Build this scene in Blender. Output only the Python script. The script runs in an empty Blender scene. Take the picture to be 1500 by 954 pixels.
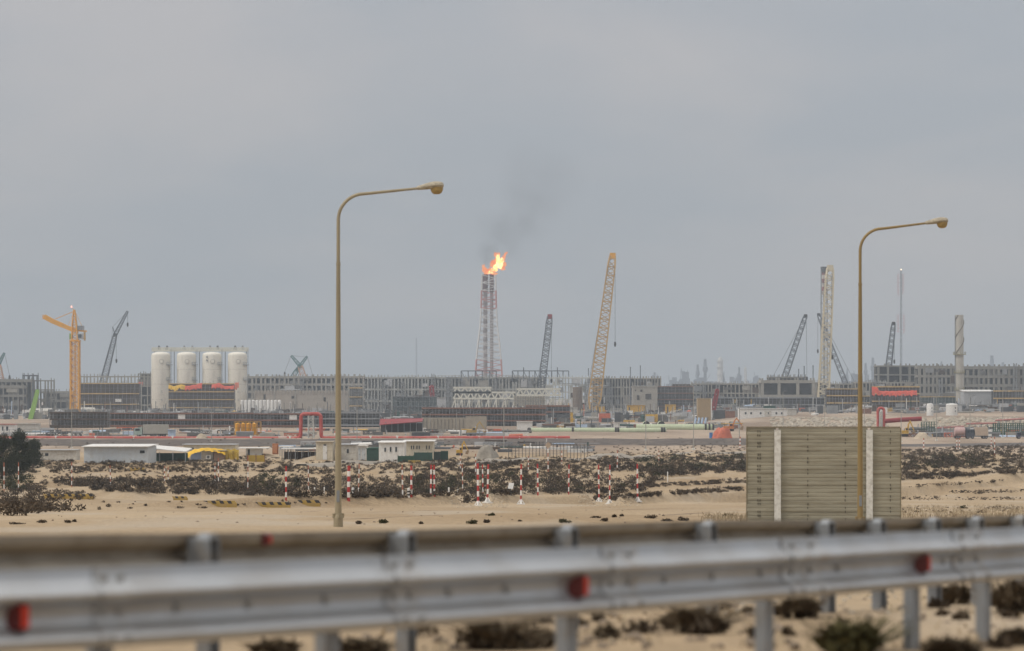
import bpy, math, random
import numpy as np
from mathutils import Vector, Matrix

R = math.radians
C = bpy.context.scene.collection
F, H, HY, CX = 4166.667, 14.0, 580.0, 750.0        # focal length in reference pixels, eye height above the plain


# ------------------------------------------------------------------ terrain
def _hash(ix, iy, s):
    v = np.sin(ix * 127.1 + iy * 311.7 + s * 74.7) * 43758.5453
    return v - np.floor(v)


def vn(x, y, s=0):
    x = np.asarray(x, float); y = np.asarray(y, float)
    ix, iy = np.floor(x), np.floor(y)
    fx, fy = x - ix, y - iy
    fx = fx * fx * (3 - 2 * fx); fy = fy * fy * (3 - 2 * fy)
    a, b = _hash(ix, iy, s), _hash(ix + 1, iy, s)
    c, d = _hash(ix, iy + 1, s), _hash(ix + 1, iy + 1, s)
    return (a * (1 - fx) + b * fx) * (1 - fy) + (c * (1 - fx) + d * fx) * fy - 0.5


def ss(a, b, x):
    t = np.clip((np.asarray(x, float) - a) / (b - a), 0, 1)
    return t * t * (3 - 2 * t)


PD = [-400, -20, 0, 8, 17, 24, 40, 60, 102, 150, 250, 330, 384, 14000]
PZ = [-1.3, -1.3, -1.3, -1.35, -1.5, -1.8, -2.6, -3.3, -4.62, -6.3, -9.9, -12.4, -14, -14]


def gz(X, Y):
    X = np.asarray(X, float); Y = np.asarray(Y, float)
    z = H + np.interp(Y, PD, PZ)
    z = z + 0.10 * vn(X / 1.3, Y / 1.3, 1) * ss(300, 20, Y) + 0.5 * vn(X / 14, Y / 14, 2) * ss(30, 110, Y) * ss(700, 330, Y)
    # hummocks of the scrub plain
    m = ss(375, 410, Y) * (1 - ss(640, 700, Y))
    z = z + m * (1.7 * np.maximum(vn(X / 7, Y / 9, 3) + 0.1, 0) + 0.9 * vn(X / 3, Y / 3.5, 4))
    # smooth sand berm with two trench openings
    px = X / np.maximum(Y, 1) * F + CX
    cr = np.interp(X, [-55, -34, -24, -8, 5, 14, 26, 60], [0, 0.35, 0.85, 1.05, 1.0, 0.95, 1.3, 1.5])
    wob = 285 + np.where(X < 0, 1.25, 2.0) * X + 5 * vn(X / 9, 0 * X, 7)
    prof = np.where(Y < wob, ss(wob - 3.4, wob, Y), 1 - ss(wob + 3, wob + 26, Y))
    gap = np.ones_like(z)
    for gx, w in ((-3.9, 1.25), (10.1, 1.45)):
        gap = gap * ss(w * 0.55, w * 1.5, np.abs(X - gx))
    z = z + cr * prof * gap - 0.7 * (1 - gap) * ss(wob - 4, wob + 2, Y) * (1 - ss(wob + 22, wob + 40, Y))
    # sand heap and the low dune at the left
    z = z + 1.7 * np.exp(-(((X + 51.5) / 2.6) ** 2 + ((Y - 384) / 5) ** 2))
    z = z + 0.9 * np.exp(-(((X + 58) / 16) ** 2 + ((Y - 300) / 14) ** 2))
    # raised construction pad on the right
    e = 1205 + 40 * vn(X / 60, 0 * X, 9)
    pad = ss(80, 135, X - 0.02 * (Y - 1200)) * ss(e - 14, e + 26, Y) * (1 - ss(3200, 3800, Y))
    z = z + pad * (3.9 + 0.7 * vn(X / 40, Y / 60, 5) + 1.1 * ss(180, 330, X))
    z = z + 0.35 * vn(X / 25, Y / 25, 6) * ss(640, 760, Y) * (1 - ss(3000, 4000, Y))
    return z


def P(x, y, d):
    return Vector(((x - CX) / F * d, d, H - (y - HY) / F * d))


_ds = np.geomspace(14, 7000, 5000)


def G(x, y):
    """Ground point seen along a sight line."""
    X = (x - CX) / F * _ds
    dz = H - (y - HY) / F * _ds - gz(X, _ds)
    k = np.argmax(dz <= 0) if (dz <= 0).any() else len(_ds) - 1
    d = float(_ds[k]); X = float((x - CX) / F * d)
    return Vector((X, d, float(gz(X, d))))


def gp(X, Y):
    return Vector((X, Y, float(gz(X, Y))))


# ------------------------------------------------------------------ materials
_M = {}


def mat(name, col, rough=0.7, metal=0.0, var=0.18, scale=1.0, bump=0.0, dirt=None, dirt_amt=0.35, streak=False, xs=1.0):
    if name in _M: return _M[name]
    m = bpy.data.materials.new(name); m.use_nodes = True
    n, l = m.node_tree.nodes, m.node_tree.links
    b = n['Principled BSDF']
    b.inputs['Roughness'].default_value = rough; b.inputs['Metallic'].default_value = metal
    tc = n.new('ShaderNodeTexCoord'); mp = n.new('ShaderNodeMapping')
    mp.inputs['Scale'].default_value = (scale * xs, scale, scale * (0.15 if streak else 1.0))
    l.new(tc.outputs['Object'], mp.inputs['Vector'])
    no = n.new('ShaderNodeTexNoise'); no.inputs['Scale'].default_value = 1.0; no.inputs['Detail'].default_value = 6
    no.inputs['Roughness'].default_value = 0.65
    l.new(mp.outputs[0], no.inputs['Vector'])
    cr = n.new('ShaderNodeValToRGB')
    c = Vector(col)
    lo = c * (1 - var); hi = c * (1 + var)
    cr.color_ramp.elements[0].position = 0.3; cr.color_ramp.elements[0].color = (*lo, 1)
    cr.color_ramp.elements[1].position = 0.7; cr.color_ramp.elements[1].color = (*hi, 1)
    l.new(no.outputs['Fac'], cr.inputs[0])
    out = cr.outputs[0]
    if dirt:
        n2 = n.new('ShaderNodeTexNoise'); n2.inputs['Scale'].default_value = 2.3; n2.inputs['Detail'].default_value = 8
        l.new(mp.outputs[0], n2.inputs['Vector'])
        r2 = n.new('ShaderNodeValToRGB')
        r2.color_ramp.elements[0].position = 0.48; r2.color_ramp.elements[0].color = (0, 0, 0, 1)
        r2.color_ramp.elements[1].position = 0.68; r2.color_ramp.elements[1].color = (dirt_amt,) * 3 + (1,)
        l.new(n2.outputs['Fac'], r2.inputs[0])
        mx = n.new('ShaderNodeMixRGB'); mx.inputs[2].default_value = (*dirt, 1)
        l.new(r2.outputs[0], mx.inputs[0]); l.new(out, mx.inputs[1]); out = mx.outputs[0]
    l.new(out, b.inputs['Base Color'])
    if bump:
        bp = n.new('ShaderNodeBump'); bp.inputs['Strength'].default_value = bump; bp.inputs['Distance'].default_value = 0.05
        l.new(no.outputs['Fac'], bp.inputs['Height']); l.new(bp.outputs[0], b.inputs['Normal'])
    _M[name] = m
    return m


def leaf_mat(name, c0, c1, rough=0.9):
    if name in _M: return _M[name]
    m = bpy.data.materials.new(name); m.use_nodes = True
    n, l = m.node_tree.nodes, m.node_tree.links
    b = n['Principled BSDF']; b.inputs['Roughness'].default_value = rough
    b.inputs['Specular IOR Level'].default_value = 0.15
    g = n.new('ShaderNodeNewGeometry'); cr = n.new('ShaderNodeValToRGB')
    cr.color_ramp.elements[0].color = (*c0, 1); cr.color_ramp.elements[1].color = (*c1, 1)
    tc = n.new('ShaderNodeTexCoord'); no = n.new('ShaderNodeTexNoise'); no.inputs['Scale'].default_value = 0.12
    l.new(tc.outputs['Object'], no.inputs['Vector'])
    ad = n.new('ShaderNodeMath'); ad.operation = 'MULTIPLY_ADD'; ad.inputs[1].default_value = 0.5
    l.new(g.outputs['Random Per Island'], ad.inputs[0]); l.new(no.outputs['Fac'], ad.inputs[2])
    sb = n.new('ShaderNodeMath'); sb.operation = 'SUBTRACT'; sb.inputs[1].default_value = 0.25
    l.new(ad.outputs[0], sb.inputs[0]); l.new(sb.outputs[0], cr.inputs[0])
    l.new(cr.outputs[0], b.inputs['Base Color'])
    _M[name] = m
    return m


def emit_mat(name, col, strength):
    m = bpy.data.materials.new(name); m.use_nodes = True
    n, l = m.node_tree.nodes, m.node_tree.links
    n.clear(); o = n.new('ShaderNodeOutputMaterial'); e = n.new('ShaderNodeEmission')
    e.inputs[0].default_value = (*col, 1); e.inputs[1].default_value = strength
    l.new(e.outputs[0], o.inputs[0]); return m


# ------------------------------------------------------------------ mesh builder
class MB:
    def __init__(s): s.v = []; s.f = []; s.mi = []; s.m = 0

    def add(s, vs, fs):
        o = len(s.v); s.v += [tuple(v) for v in vs]
        for f in fs: s.f.append([i + o for i in f]); s.mi.append(s.m)
        return s

    def box(s, c, d, rz=0.0):
        x, y, z = d[0] / 2, d[1] / 2, d[2] / 2
        co, si = math.cos(rz), math.sin(rz)
        vs = []
        for sz in (-z, z):
            for sx, sy in ((-x, -y), (x, -y), (x, y), (-x, y)):
                vs.append((c[0] + sx * co - sy * si, c[1] + sx * si + sy * co, c[2] + sz))
        return s.add(vs, [(0, 3, 2, 1), (4, 5, 6, 7), (0, 1, 5, 4), (1, 2, 6, 5), (2, 3, 7, 6), (3, 0, 4, 7)])

    def bar(s, p, q, w, h=None, n=4, w2=None):
        """prism between two points (n sides)"""
        p, q = Vector(p), Vector(q); a = q - p
        if a.length < 1e-6: return s
        a.normalize()
        u = a.cross(Vector((0, 0, 1)))
        if u.length < 1e-3: u = Vector((1, 0, 0))
        u.normalize(); t = u.cross(a)
        h = h or w; w2 = w if w2 is None else w2
        vs = []
        k = math.pi / n if n == 4 else 0
        q4 = math.sqrt(2) if n == 4 else 1
        for b, ww in ((p, w), (q, w2)):
            r = h / w
            for i in range(n):
                an = 2 * math.pi * i / n + k
                vs.append(b + u * (math.cos(an) * ww / 2 * q4) + t * (math.sin(an) * ww * r / 2 * q4))
        fs = [tuple(range(n - 1, -1, -1)), tuple(range(n, 2 * n))]
        for i in range(n): fs.append((i, (i + 1) % n, n + (i + 1) % n, n + i))
        return s.add(vs, fs)

    def tube(s, pts, r, n=10, cap=True):
        pts = [Vector(p) for p in pts]
        rs = r if isinstance(r, (list, tuple)) else [r] * len(pts)
        vs = []; up = None
        for i, p in enumerate(pts):
            a = (pts[min(i + 1, len(pts) - 1)] - pts[max(i - 1, 0)]).normalized()
            if up is None:
                up = Vector((0, 0, 1)) if abs(a.z) < 0.9 else Vector((0, 1, 0))
            u = a.cross(up)
            if u.length < 1e-3: u = a.orthogonal()
            u.normalize(); up = u.cross(a)
            for k in range(n):
                an = 2 * math.pi * k / n
                vs.append(p + u * (math.cos(an) * rs[i]) + up * (math.sin(an) * rs[i]))
        fs = []
        for i in range(len(pts) - 1):
            for k in range(n):
                fs.append((i * n + k, i * n + (k + 1) % n, (i + 1) * n + (k + 1) % n, (i + 1) * n + k))
        if cap:
            fs.append(tuple(range(n - 1, -1, -1))); fs.append(tuple((len(pts) - 1) * n + k for k in range(n)))
        return s.add(vs, fs)

    def lathe(s, prof, c=(0, 0, 0), n=24):
        vs = []
        for r, z in prof:
            for k in range(n):
                an = 2 * math.pi * k / n
                vs.append((c[0] + r * math.cos(an), c[1] + r * math.sin(an), c[2] + z))
        fs = []
        for i in range(len(prof) - 1):
            for k in range(n):
                fs.append((i * n + k, i * n + (k + 1) % n, (i + 1) * n + (k + 1) % n, (i + 1) * n + k))
        fs.append(tuple(range(n - 1, -1, -1))); fs.append(tuple((len(prof) - 1) * n + k for k in range(n)))
        return s.add(vs, fs)

    def prism(s, poly, y0, y1):
        """polygon in XZ extruded along Y"""
        n = len(poly)
        vs = [(x, y0, z) for x, z in poly] + [(x, y1, z) for x, z in poly]
        fs = [tuple(range(n)), tuple(range(2 * n - 1, n - 1, -1))]
        for i in range(n): fs.append((i, n + i, n + (i + 1) % n, (i + 1) % n))
        return s.add(vs, fs)

    def truss(s, p, q, w0, w1, nseg, t, wd0=None, wd1=None, side=Vector((1, 0, 0))):
        """four chords laced with diagonals"""
        p, q = Vector(p), Vector(q); a = (q - p).normalized()
        u = (side - a * side.dot(a)).normalized(); v = a.cross(u)
        wd0 = wd0 or w0; wd1 = wd1 or w1
        ring = []
        for i in range(nseg + 1):
            k = i / nseg; c = p.lerp(q, k); w = (w0 + (w1 - w0) * k) / 2; d = (wd0 + (wd1 - wd0) * k) / 2
            ring.append([c + u * sx * w + v * sy * d for sx, sy in ((-1, -1), (1, -1), (1, 1), (-1, 1))])
        for j in range(4): s.bar(ring[0][j], ring[-1][j], t * 1.35)
        for i in range(nseg):
            for j in range(4):
                j2 = (j + 1) % 4
                a_, b_ = (j, j2) if (i + j) % 2 == 0 else (j2, j)
                s.bar(ring[i][a_], ring[i + 1][b_], t * 0.8)
                if i % 2 == 0: s.bar(ring[i][j], ring[i][j2], t * 0.75)
        return s

    def build(s, name, m, parent=None, smooth=False, loc=None):
        me = bpy.data.meshes.new(name)
        me.from_pydata(s.v, [], s.f)
        for x in (m if isinstance(m, (list, tuple)) else [m]): me.materials.append(x)
        if isinstance(m, (list, tuple)): me.polygons.foreach_set('material_index', s.mi)
        if smooth: me.polygons.foreach_set('use_smooth', [True] * len(me.polygons))
        me.update()
        o = bpy.data.objects.new(name, me); C.objects.link(o)
        if parent: o.parent = parent
        if loc is not None: o.location = loc
        if smooth:
            md = o.modifiers.new('edges', 'EDGE_SPLIT'); md.split_angle = R(40)
        return o


def tag(o, label=None, cat=None, group=None, kind=None):
    if label: o['label'] = label
    if cat: o['category'] = cat
    if group: o['group'] = group
    if kind: o['kind'] = kind
    return o


def thing(name, label, cat, loc, rz=0.0, group=None):
    o = bpy.data.objects.new(name, None); C.objects.link(o)
    o.empty_display_size = 0.5
    o.location = loc; o.rotation_euler = (0, 0, rz)
    return tag(o, label, cat, group)


def copy_tree(o, parent=None):
    c = o.copy(); C.objects.link(c)
    if parent: c.parent = parent
    for ch in list(o.children): copy_tree(ch, c)
    return c


# ------------------------------------------------------------------ palette
GALV = mat('galvanised_steel', (0.46, 0.475, 0.49), 0.38, 0.62, 0.08, 1.2, 0.03, (0.22, 0.17, 0.11), 0.25)
GALV_RUST = mat('rust_marked_galvanised', (0.44, 0.45, 0.455), 0.42, 0.55, 0.12, 6, 0.04, (0.24, 0.15, 0.08), 0.4)
GALV_BROWN = mat('brown_rail_back', (0.27, 0.24, 0.195), 0.7, 0.15, 0.15, 1.5, 0.05, (0.12, 0.085, 0.05), 0.45)  # browner, duller colour for the whole rear rail
POSTM = mat('galvanised_post', (0.25, 0.265, 0.28), 0.5, 0.35, 0.15, 4.0, 0.05, (0.25, 0.2, 0.14), 0.4)
BOLT = mat('dull_bolt', (0.30, 0.29, 0.27), 0.5, 0.4)
RED_REF = mat('red_reflector', (0.50, 0.035, 0.012), 0.25, 0, 0.25, 20)
DRED = mat('reflector_housing', (0.10, 0.008, 0.006), 0.4)
BLACK = mat('black_rubber', (0.018, 0.014, 0.013), 0.6)
LAMPP = mat('ochre_lamp_paint', (0.27, 0.19, 0.075), 0.55, 0.15, 0.14, 1.2, 0.03, (0.18, 0.15, 0.10), 0.4, streak=True)
LAMPP2 = mat('pale_lamp_paint', (0.32, 0.27, 0.175), 0.55, 0.1, 0.14, 1.2, 0.03, (0.18, 0.15, 0.10), 0.4, streak=True)
LAMPH = mat('weathered_lamp_housing', (0.40, 0.35, 0.26), 0.7, 0, 0.35, 9, 0.1, (0.16, 0.12, 0.08), 0.7)
BOWL = mat('yellowed_lamp_bowl', (0.32, 0.22, 0.08), 0.2, 0, 0.2, 8)
PLANK = mat('khaki_plank', (0.325, 0.302, 0.228), 0.85, 0, 0.2, 3.2, 0.05, (0.19, 0.165, 0.11), 0.5, xs=.12)
CONC = mat('pale_concrete_post', (0.66, 0.645, 0.59), 0.85, 0, 0.12, 3.0, 0.1, (0.3, 0.26, 0.2), 0.4)
WHITE = mat('white_paint', (0.72, 0.71, 0.68), 0.6, 0, 0.08, 0.8, 0, (0.4, 0.34, 0.26), 0.3)
DIRTYW = mat('dirty_white_paint', (0.55, 0.53, 0.48), 0.7, 0, 0.12, 0.8, 0, (0.28, 0.22, 0.15), 0.5)
CREAM = mat('cream_cabin_wall', (0.60, 0.54, 0.42), 0.7, 0, 0.1, 0.6, 0, (0.3, 0.24, 0.16), 0.4)
BEIGE = mat('beige_cladding', (0.42, 0.35, 0.25), 0.8, 0, 0.1, 0.3, 0, (0.25, 0.2, 0.15), 0.4)
SILO = mat('off_white_silo_paint', (0.80, 0.76, 0.66), 0.6, 0, 0.05, 0.12, 0, (0.36, 0.32, 0.26), 0.35, streak=True)
LGREY = mat('light_grey_steel', (0.42, 0.43, 0.44), 0.6, 0.1, 0.15, 0.2)
GREY = mat('grey_steel', (0.24, 0.25, 0.26), 0.6, 0.2, 0.2, 0.3)
DGREY = mat('dark_steel', (0.075, 0.08, 0.085), 0.7, 0.1, 0.3, 0.3)
BLUEG = mat('blue_grey_lattice', (0.10, 0.115, 0.14), 0.6, 0.2, 0.2, 0.3)
CONCG = mat('grey_concrete_frame', (0.235, 0.225, 0.20), 0.9, 0, 0.14, 0.15, 0, (0.18, 0.17, 0.15), 0.5)
CONCL = mat('light_concrete_frame', (0.32, 0.305, 0.27), 0.9, 0, 0.12, 0.15, 0, (0.24, 0.22, 0.19), 0.5)
CONCW = mat('whitish_steel_frame', (0.50, 0.51, 0.48), 0.8, 0, 0.12, 0.15)
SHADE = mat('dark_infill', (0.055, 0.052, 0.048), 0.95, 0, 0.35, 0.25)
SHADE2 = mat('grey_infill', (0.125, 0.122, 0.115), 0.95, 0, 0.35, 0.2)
NET = mat('brown_debris_netting', (0.070, 0.045, 0.029), 0.95, 0, 0.35, 0.25)
NETG = mat('grey_debris_netting', (0.062, 0.057, 0.052), 0.95, 0, 0.4, 0.25)
PLY = mat('yellow_scaffold_board', (0.50, 0.34, 0.13), 0.85, 0, 0.3, 0.5)
RUST = mat('rust_brown_board', (0.20, 0.10, 0.065), 0.9, 0, 0.3, 0.3)
TARP_R = mat('red_tarp', (0.62, 0.075, 0.035), 0.6, 0, 0.2, 0.5)
TARP_O = mat('orange_tarp', (0.50, 0.13, 0.07), 0.6, 0, 0.2, 0.8)
TARP_Y = mat('yellow_tarp', (0.72, 0.43, 0.02), 0.6, 0, 0.25, 0.6)
OCHRE = mat('ochre_mesh_panel', (0.36, 0.24, 0.03), 0.8, 0, 0.3, 0.6)
CR_OR = mat('orange_crane_paint', (0.74, 0.35, 0.006), 0.5, 0, 0.12, 0.4)
CR_YE = mat('faded_yellow_lattice', (0.50, 0.31, 0.10), 0.55, 0, 0.15, 0.3)
CR_CR = mat('cream_lattice', (0.60, 0.53, 0.38), 0.55, 0, 0.12, 0.3)
TEAL = mat('teal_lattice', (0.05, 0.16, 0.17), 0.55, 0, 0.2, 0.3)
SALMON = mat('salmon_lattice', (0.50, 0.30, 0.20), 0.55, 0, 0.2, 0.3)
LIME = mat('lime_crane_paint', (0.24, 0.43, 0.08), 0.5, 0, 0.1, 0.3)
YEL = mat('machine_yellow', (0.60, 0.36, 0.04), 0.5, 0, 0.15, 0.8, 0, (0.2, 0.13, 0.05), 0.5)
EXC_OR = mat('machine_orange', (0.58, 0.19, 0.04), 0.5, 0, 0.15, 0.8, 0, (0.2, 0.1, 0.05), 0.5)
REDP = mat('red_pipe_paint', (0.42, 0.055, 0.042), 0.55, 0, 0.15, 0.3, 0, (0.5, 0.3, 0.25), 0.35)
REDD = mat('deep_red_pipe_paint', (0.25, 0.020, 0.024), 0.55, 0, 0.15, 0.3)
GREENP = mat('pale_green_pipe', (0.44, 0.50, 0.33), 0.55, 0, 0.08, 0.3, 0, (0.36, 0.36, 0.26), 0.5)
GREEND = mat('dark_green_sheet', (0.028, 0.075, 0.060), 0.7, 0, 0.3, 0.5)
GREENF = mat('green_post_paint', (0.025, 0.085, 0.055), 0.7, 0, 0.2, 0.5)
BLUEC = mat('blue_paint', (0.05, 0.17, 0.42), 0.6)
PBLUE = mat('pale_blue_paint', (0.42, 0.52, 0.66), 0.6)
BLUEW = mat('pale_blue_grey_wall', (0.50, 0.54, 0.57), 0.65, 0, 0.08, 0.5, 0, (0.4, 0.36, 0.3), 0.3)
GLASS = mat('dark_window_glass', (0.03, 0.04, 0.05), 0.15)
SR = mat('pole_red', (0.42, 0.030, 0.026), 0.6, 0, 0.1, 2)
SO = mat('pole_faded_red', (0.36, 0.12, 0.07), 0.7, 0, 0.15, 2)
SW = mat('pole_white', (0.78, 0.76, 0.72), 0.6, 0, 0.06, 2)
SY = mat('barrier_yellow', (0.36, 0.235, 0.05), 0.7, 0, 0.2, 1.0, 0, (0.3, 0.22, 0.12), 0.5)
WOOD = mat('tan_timber', (0.34, 0.25, 0.15), 0.9, 0, 0.25, 1)
ROCKM = mat('pale_rock', (0.40, 0.35, 0.28), 0.95, 0, 0.3, 0.4, 0.3)
DIRT = mat('grey_spoil', (0.30, 0.275, 0.235), 0.95, 0, 0.25, 0.7, 0.4)
BARK = mat('dry_bark', (0.13, 0.10, 0.07), 0.9)
SCRUB = leaf_mat('dry_scrub', (0.018, 0.013, 0.009), (0.140, 0.104, 0.070))
SCRUBG = leaf_mat('olive_scrub', (0.016, 0.019, 0.008), (0.070, 0.068, 0.030))
TREEL = leaf_mat('dark_tree_leaf', (0.018, 0.024, 0.014), (0.07, 0.075, 0.042))
STRAW = leaf_mat('straw', (0.22, 0.16, 0.10), (0.55, 0.46, 0.32))
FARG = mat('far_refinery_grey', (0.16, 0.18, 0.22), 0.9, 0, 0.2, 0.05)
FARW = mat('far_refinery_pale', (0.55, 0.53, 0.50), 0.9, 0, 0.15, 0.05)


def sand_mat():
    m = bpy.data.materials.new('desert_sand'); m.use_nodes = True
    n, l = m.node_tree.nodes, m.node_tree.links
    b = n['Principled BSDF']; b.inputs['Roughness'].default_value = 0.95
    b.inputs['Specular IOR Level'].default_value = 0.1
    tc = n.new('ShaderNodeTexCoord')

    def noise(sc, det=6, stretch=None):
        x = n.new('ShaderNodeTexNoise'); x.inputs['Scale'].default_value = sc; x.inputs['Detail'].default_value = det
        if stretch:
            mp = n.new('ShaderNodeMapping'); mp.inputs['Scale'].default_value = stretch
            l.new(tc.outputs['Object'], mp.inputs['Vector']); l.new(mp.outputs[0], x.inputs['Vector'])
        else: l.new(tc.outputs['Object'], x.inputs['Vector'])
        return x.outputs['Fac']

    def ramp(fac, a, b_, ca, cb):
        r = n.new('ShaderNodeValToRGB'); r.color_ramp.elements[0].position = a; r.color_ramp.elements[1].position = b_
        r.color_ramp.elements[0].color = (*ca, 1); r.color_ramp.elements[1].color = (*cb, 1)
        l.new(fac, r.inputs[0]); return r.outputs[0]

    def mix(f, a, b_):
        x = n.new('ShaderNodeMixRGB'); l.new(f, x.inputs[0]); l.new(a, x.inputs[1]); l.new(b_, x.inputs[2]); return x.outputs[0]

    base = ramp(noise(0.05, 8, (1, 0.35, 1)), 0.35, 0.65, (0.33, 0.242, 0.150), (0.435, 0.335, 0.222))
    fine = ramp(noise(3.0, 8), 0.3, 0.7, (0.82, 0.82, 0.82), (1.12, 1.12, 1.12))
    mu = n.new('ShaderNodeMixRGB'); mu.blend_type = 'MULTIPLY'; mu.inputs[0].default_value = 1
    l.new(base, mu.inputs[1]); l.new(fine, mu.inputs[2])
    peb = ramp(noise(14, 3), 0.60, 0.70, (0, 0, 0), (0.5, 0.5, 0.5))
    pc = n.new('ShaderNodeRGB'); pc.outputs[0].default_value = (0.24, 0.19, 0.13, 1)
    c1 = mix(peb, mu.outputs[0], pc.outputs[0])
    gr = ramp(noise(0.12, 7, (1, 0.5, 1)), 0.52, 0.66, (0, 0, 0), (0.55, 0.55, 0.55))
    gc = n.new('ShaderNodeRGB'); gc.outputs[0].default_value = (0.42, 0.36, 0.285, 1)
    c2 = mix(gr, c1, gc.outputs[0])
    # the plain behind the berm is dustier, browner ground
    sp = n.new('ShaderNodeSeparateXYZ'); l.new(tc.outputs['Object'], sp.inputs[0])
    mr = n.new('ShaderNodeMapRange'); mr.inputs['From Min'].default_value = 640; mr.inputs['From Max'].default_value = 760
    mr.inputs['To Max'].default_value = 0.85
    l.new(sp.outputs['Y'], mr.inputs['Value'])
    site = ramp(noise(0.03, 8, (1, 0.15, 1)), 0.40, 0.60, (0.235, 0.178, 0.138), (0.42, 0.335, 0.26))
    c3 = mix(mr.outputs[0], c2, site)
    l.new(c3, b.inputs['Base Color'])
    bp = n.new('ShaderNodeBump'); bp.inputs['Strength'].default_value = 0.5; bp.inputs['Distance'].default_value = 0.12
    wv = n.new('ShaderNodeTexWave'); wv.inputs['Scale'].default_value = 1.1; wv.inputs['Distortion'].default_value = 9; wv.inputs['Detail'].default_value = 3; l.new(tc.outputs['Object'], wv.inputs['Vector'])
    ma = n.new('ShaderNodeMath'); ma.operation = 'MULTIPLY_ADD'; ma.inputs[1].default_value = .25; l.new(wv.outputs['Fac'], ma.inputs[0]); l.new(noise(2.2, 10), ma.inputs[2])
    l.new(ma.outputs[0], bp.inputs['Height']); l.new(bp.outputs[0], b.inputs['Normal'])
    return m


# ------------------------------------------------------------------ ground sheet
def np_mesh(name, V, Q, m, kind=None, smooth=True):
    me = bpy.data.meshes.new(name)
    V = np.asarray(V, np.float32); Q = np.asarray(Q, np.int32)
    k = Q.shape[1]
    me.vertices.add(len(V)); me.vertices.foreach_set('co', V.ravel())
    me.loops.add(Q.size); me.loops.foreach_set('vertex_index', Q.ravel())
    me.polygons.add(len(Q)); me.polygons.foreach_set('loop_start', np.arange(0, Q.size, k, dtype=np.int32))
    me.polygons.foreach_set('use_smooth', np.full(len(Q), smooth))
    me.materials.append(m); me.update(calc_edges=True); me.validate()
    o = bpy.data.objects.new(name, me); C.objects.link(o)
    if kind: o['kind'] = kind
    return o


rows = np.concatenate([np.linspace(-150, 0, 12)[:-1], np.linspace(0, 60, 60)[:-1], np.linspace(60, 215, 80)[:-1],
                       np.linspace(215, 345, 240)[:-1], np.linspace(345, 650, 260)[:-1], np.linspace(650, 1150, 60)[:-1],
                       np.linspace(1150, 1320, 60)[:-1], np.geomspace(1320, 12000, 50)])
tt = np.linspace(-1, 1, 361); tt = np.sign(tt) * np.abs(tt) ** 1.5
XX = np.outer(22 + 0.42 * np.maximum(rows, 0), tt); XX = XX + 0 * XX
YY = np.repeat(rows[:, None], len(tt), 1)
ZZ = gz(XX, YY)
nr, nc = XX.shape
idx = np.arange(nr * nc).reshape(nr, nc)
quads = np.stack([idx[:-1, :-1], idx[:-1, 1:], idx[1:, 1:], idx[1:, :-1]], -1).reshape(-1, 4)
np_mesh('ground', np.stack([XX, YY, ZZ], -1).reshape(-1, 3), quads, sand_mat(), 'structure')


def strip(name, cx, w, m, lift=0.06, nx=4):
    """road following the terrain: cx = list of (X, Y) centre points"""
    V = []; pts = []
    for (a, b) in zip(cx[:-1], cx[1:]):
        L = math.dist(a, b); k = max(2, int(L / 6))
        pts += [(a[0] + (b[0] - a[0]) * i / k, a[1] + (b[1] - a[1]) * i / k) for i in range(k)]
    pts.append(cx[-1])
    for i, p in enumerate(pts):
        q = pts[min(i + 1, len(pts) - 1)]; o = pts[max(i - 1, 0)]
        t = Vector((q[0] - o[0], q[1] - o[1])).normalized(); nrm = Vector((-t.y, t.x))
        ww = w * (1 + 0.12 * math.sin(i * 1.7))
        for j in range(nx + 1):
            s = (j / nx - 0.5) * ww
            V.append((p[0] + nrm.x * s, p[1] + nrm.y * s))
    V = np.array(V); z = gz(V[:, 0], V[:, 1]).reshape(-1, nx + 1)
    z = np.repeat(z.max(1, keepdims=True), nx + 1, 1) + lift
    ed = z.copy(); ed[:, 0] -= lift + 0.6; ed[:, -1] -= lift + 0.6
    V = np.c_[V, ed.ravel()]
    n = len(pts); ii = np.arange(n * (nx + 1)).reshape(n, nx + 1)
    Q = np.stack([ii[:-1, :-1], ii[:-1, 1:], ii[1:, 1:], ii[1:, :-1]], -1).reshape(-1, 4)
    return np_mesh(name, V, Q, m, 'structure')


ASPH = mat('worn_asphalt', (0.085, 0.075, 0.07), 0.9, 0, 0.2, 0.4, 0, (0.25, 0.2, 0.15), 0.5)
ASPH2 = mat('dusty_gravel', (0.068, 0.053, 0.043), 0.95, 0, 0.4, 0.12, 0, (0.26, 0.20, 0.15), 0.7)
TRACK = mat('grey_track', (0.30, 0.265, 0.22), 0.95, 0, 0.15, 0.3)


def gxy(x, y):
    g = G(x, y); return (g.x, g.y)


strip('service_road', [(-260, 850), (-60, 853), (60, 865), (100, 872)], 125, ASPH2, 0.15, 12)
strip('asphalt_road', [(104, 800), (122, 806), (150, 818), (210, 846)], 46, ASPH, 0.25)
strip('dirt_track', [(-40, 540), (0, 590), (40, 655), (66, 720), (100, 780)], 5, TRACK, 0.35)

TYRE = mat('compacted_sand', (0.29, 0.215, 0.14), 0.95, 0, 0.2, 1.5)
for dx_, (y0_, y1_, y2_) in ((0, (752, 748, 744)), (1.7, (752, 748, 744)), (4, (760, 757, 751)), (5.6, (760, 757, 751))):
    strip('tyre_track', [(gxy(180, y0_)[0] + dx_ * .3, gxy(180, y0_)[1] + dx_), (gxy(640, y1_)[0], gxy(640, y1_)[1] + dx_), (gxy(1090, y2_)[0], gxy(1090, y2_)[1] + dx_ * 1.2)], 0.45, TYRE, 0.0, 4)
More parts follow.
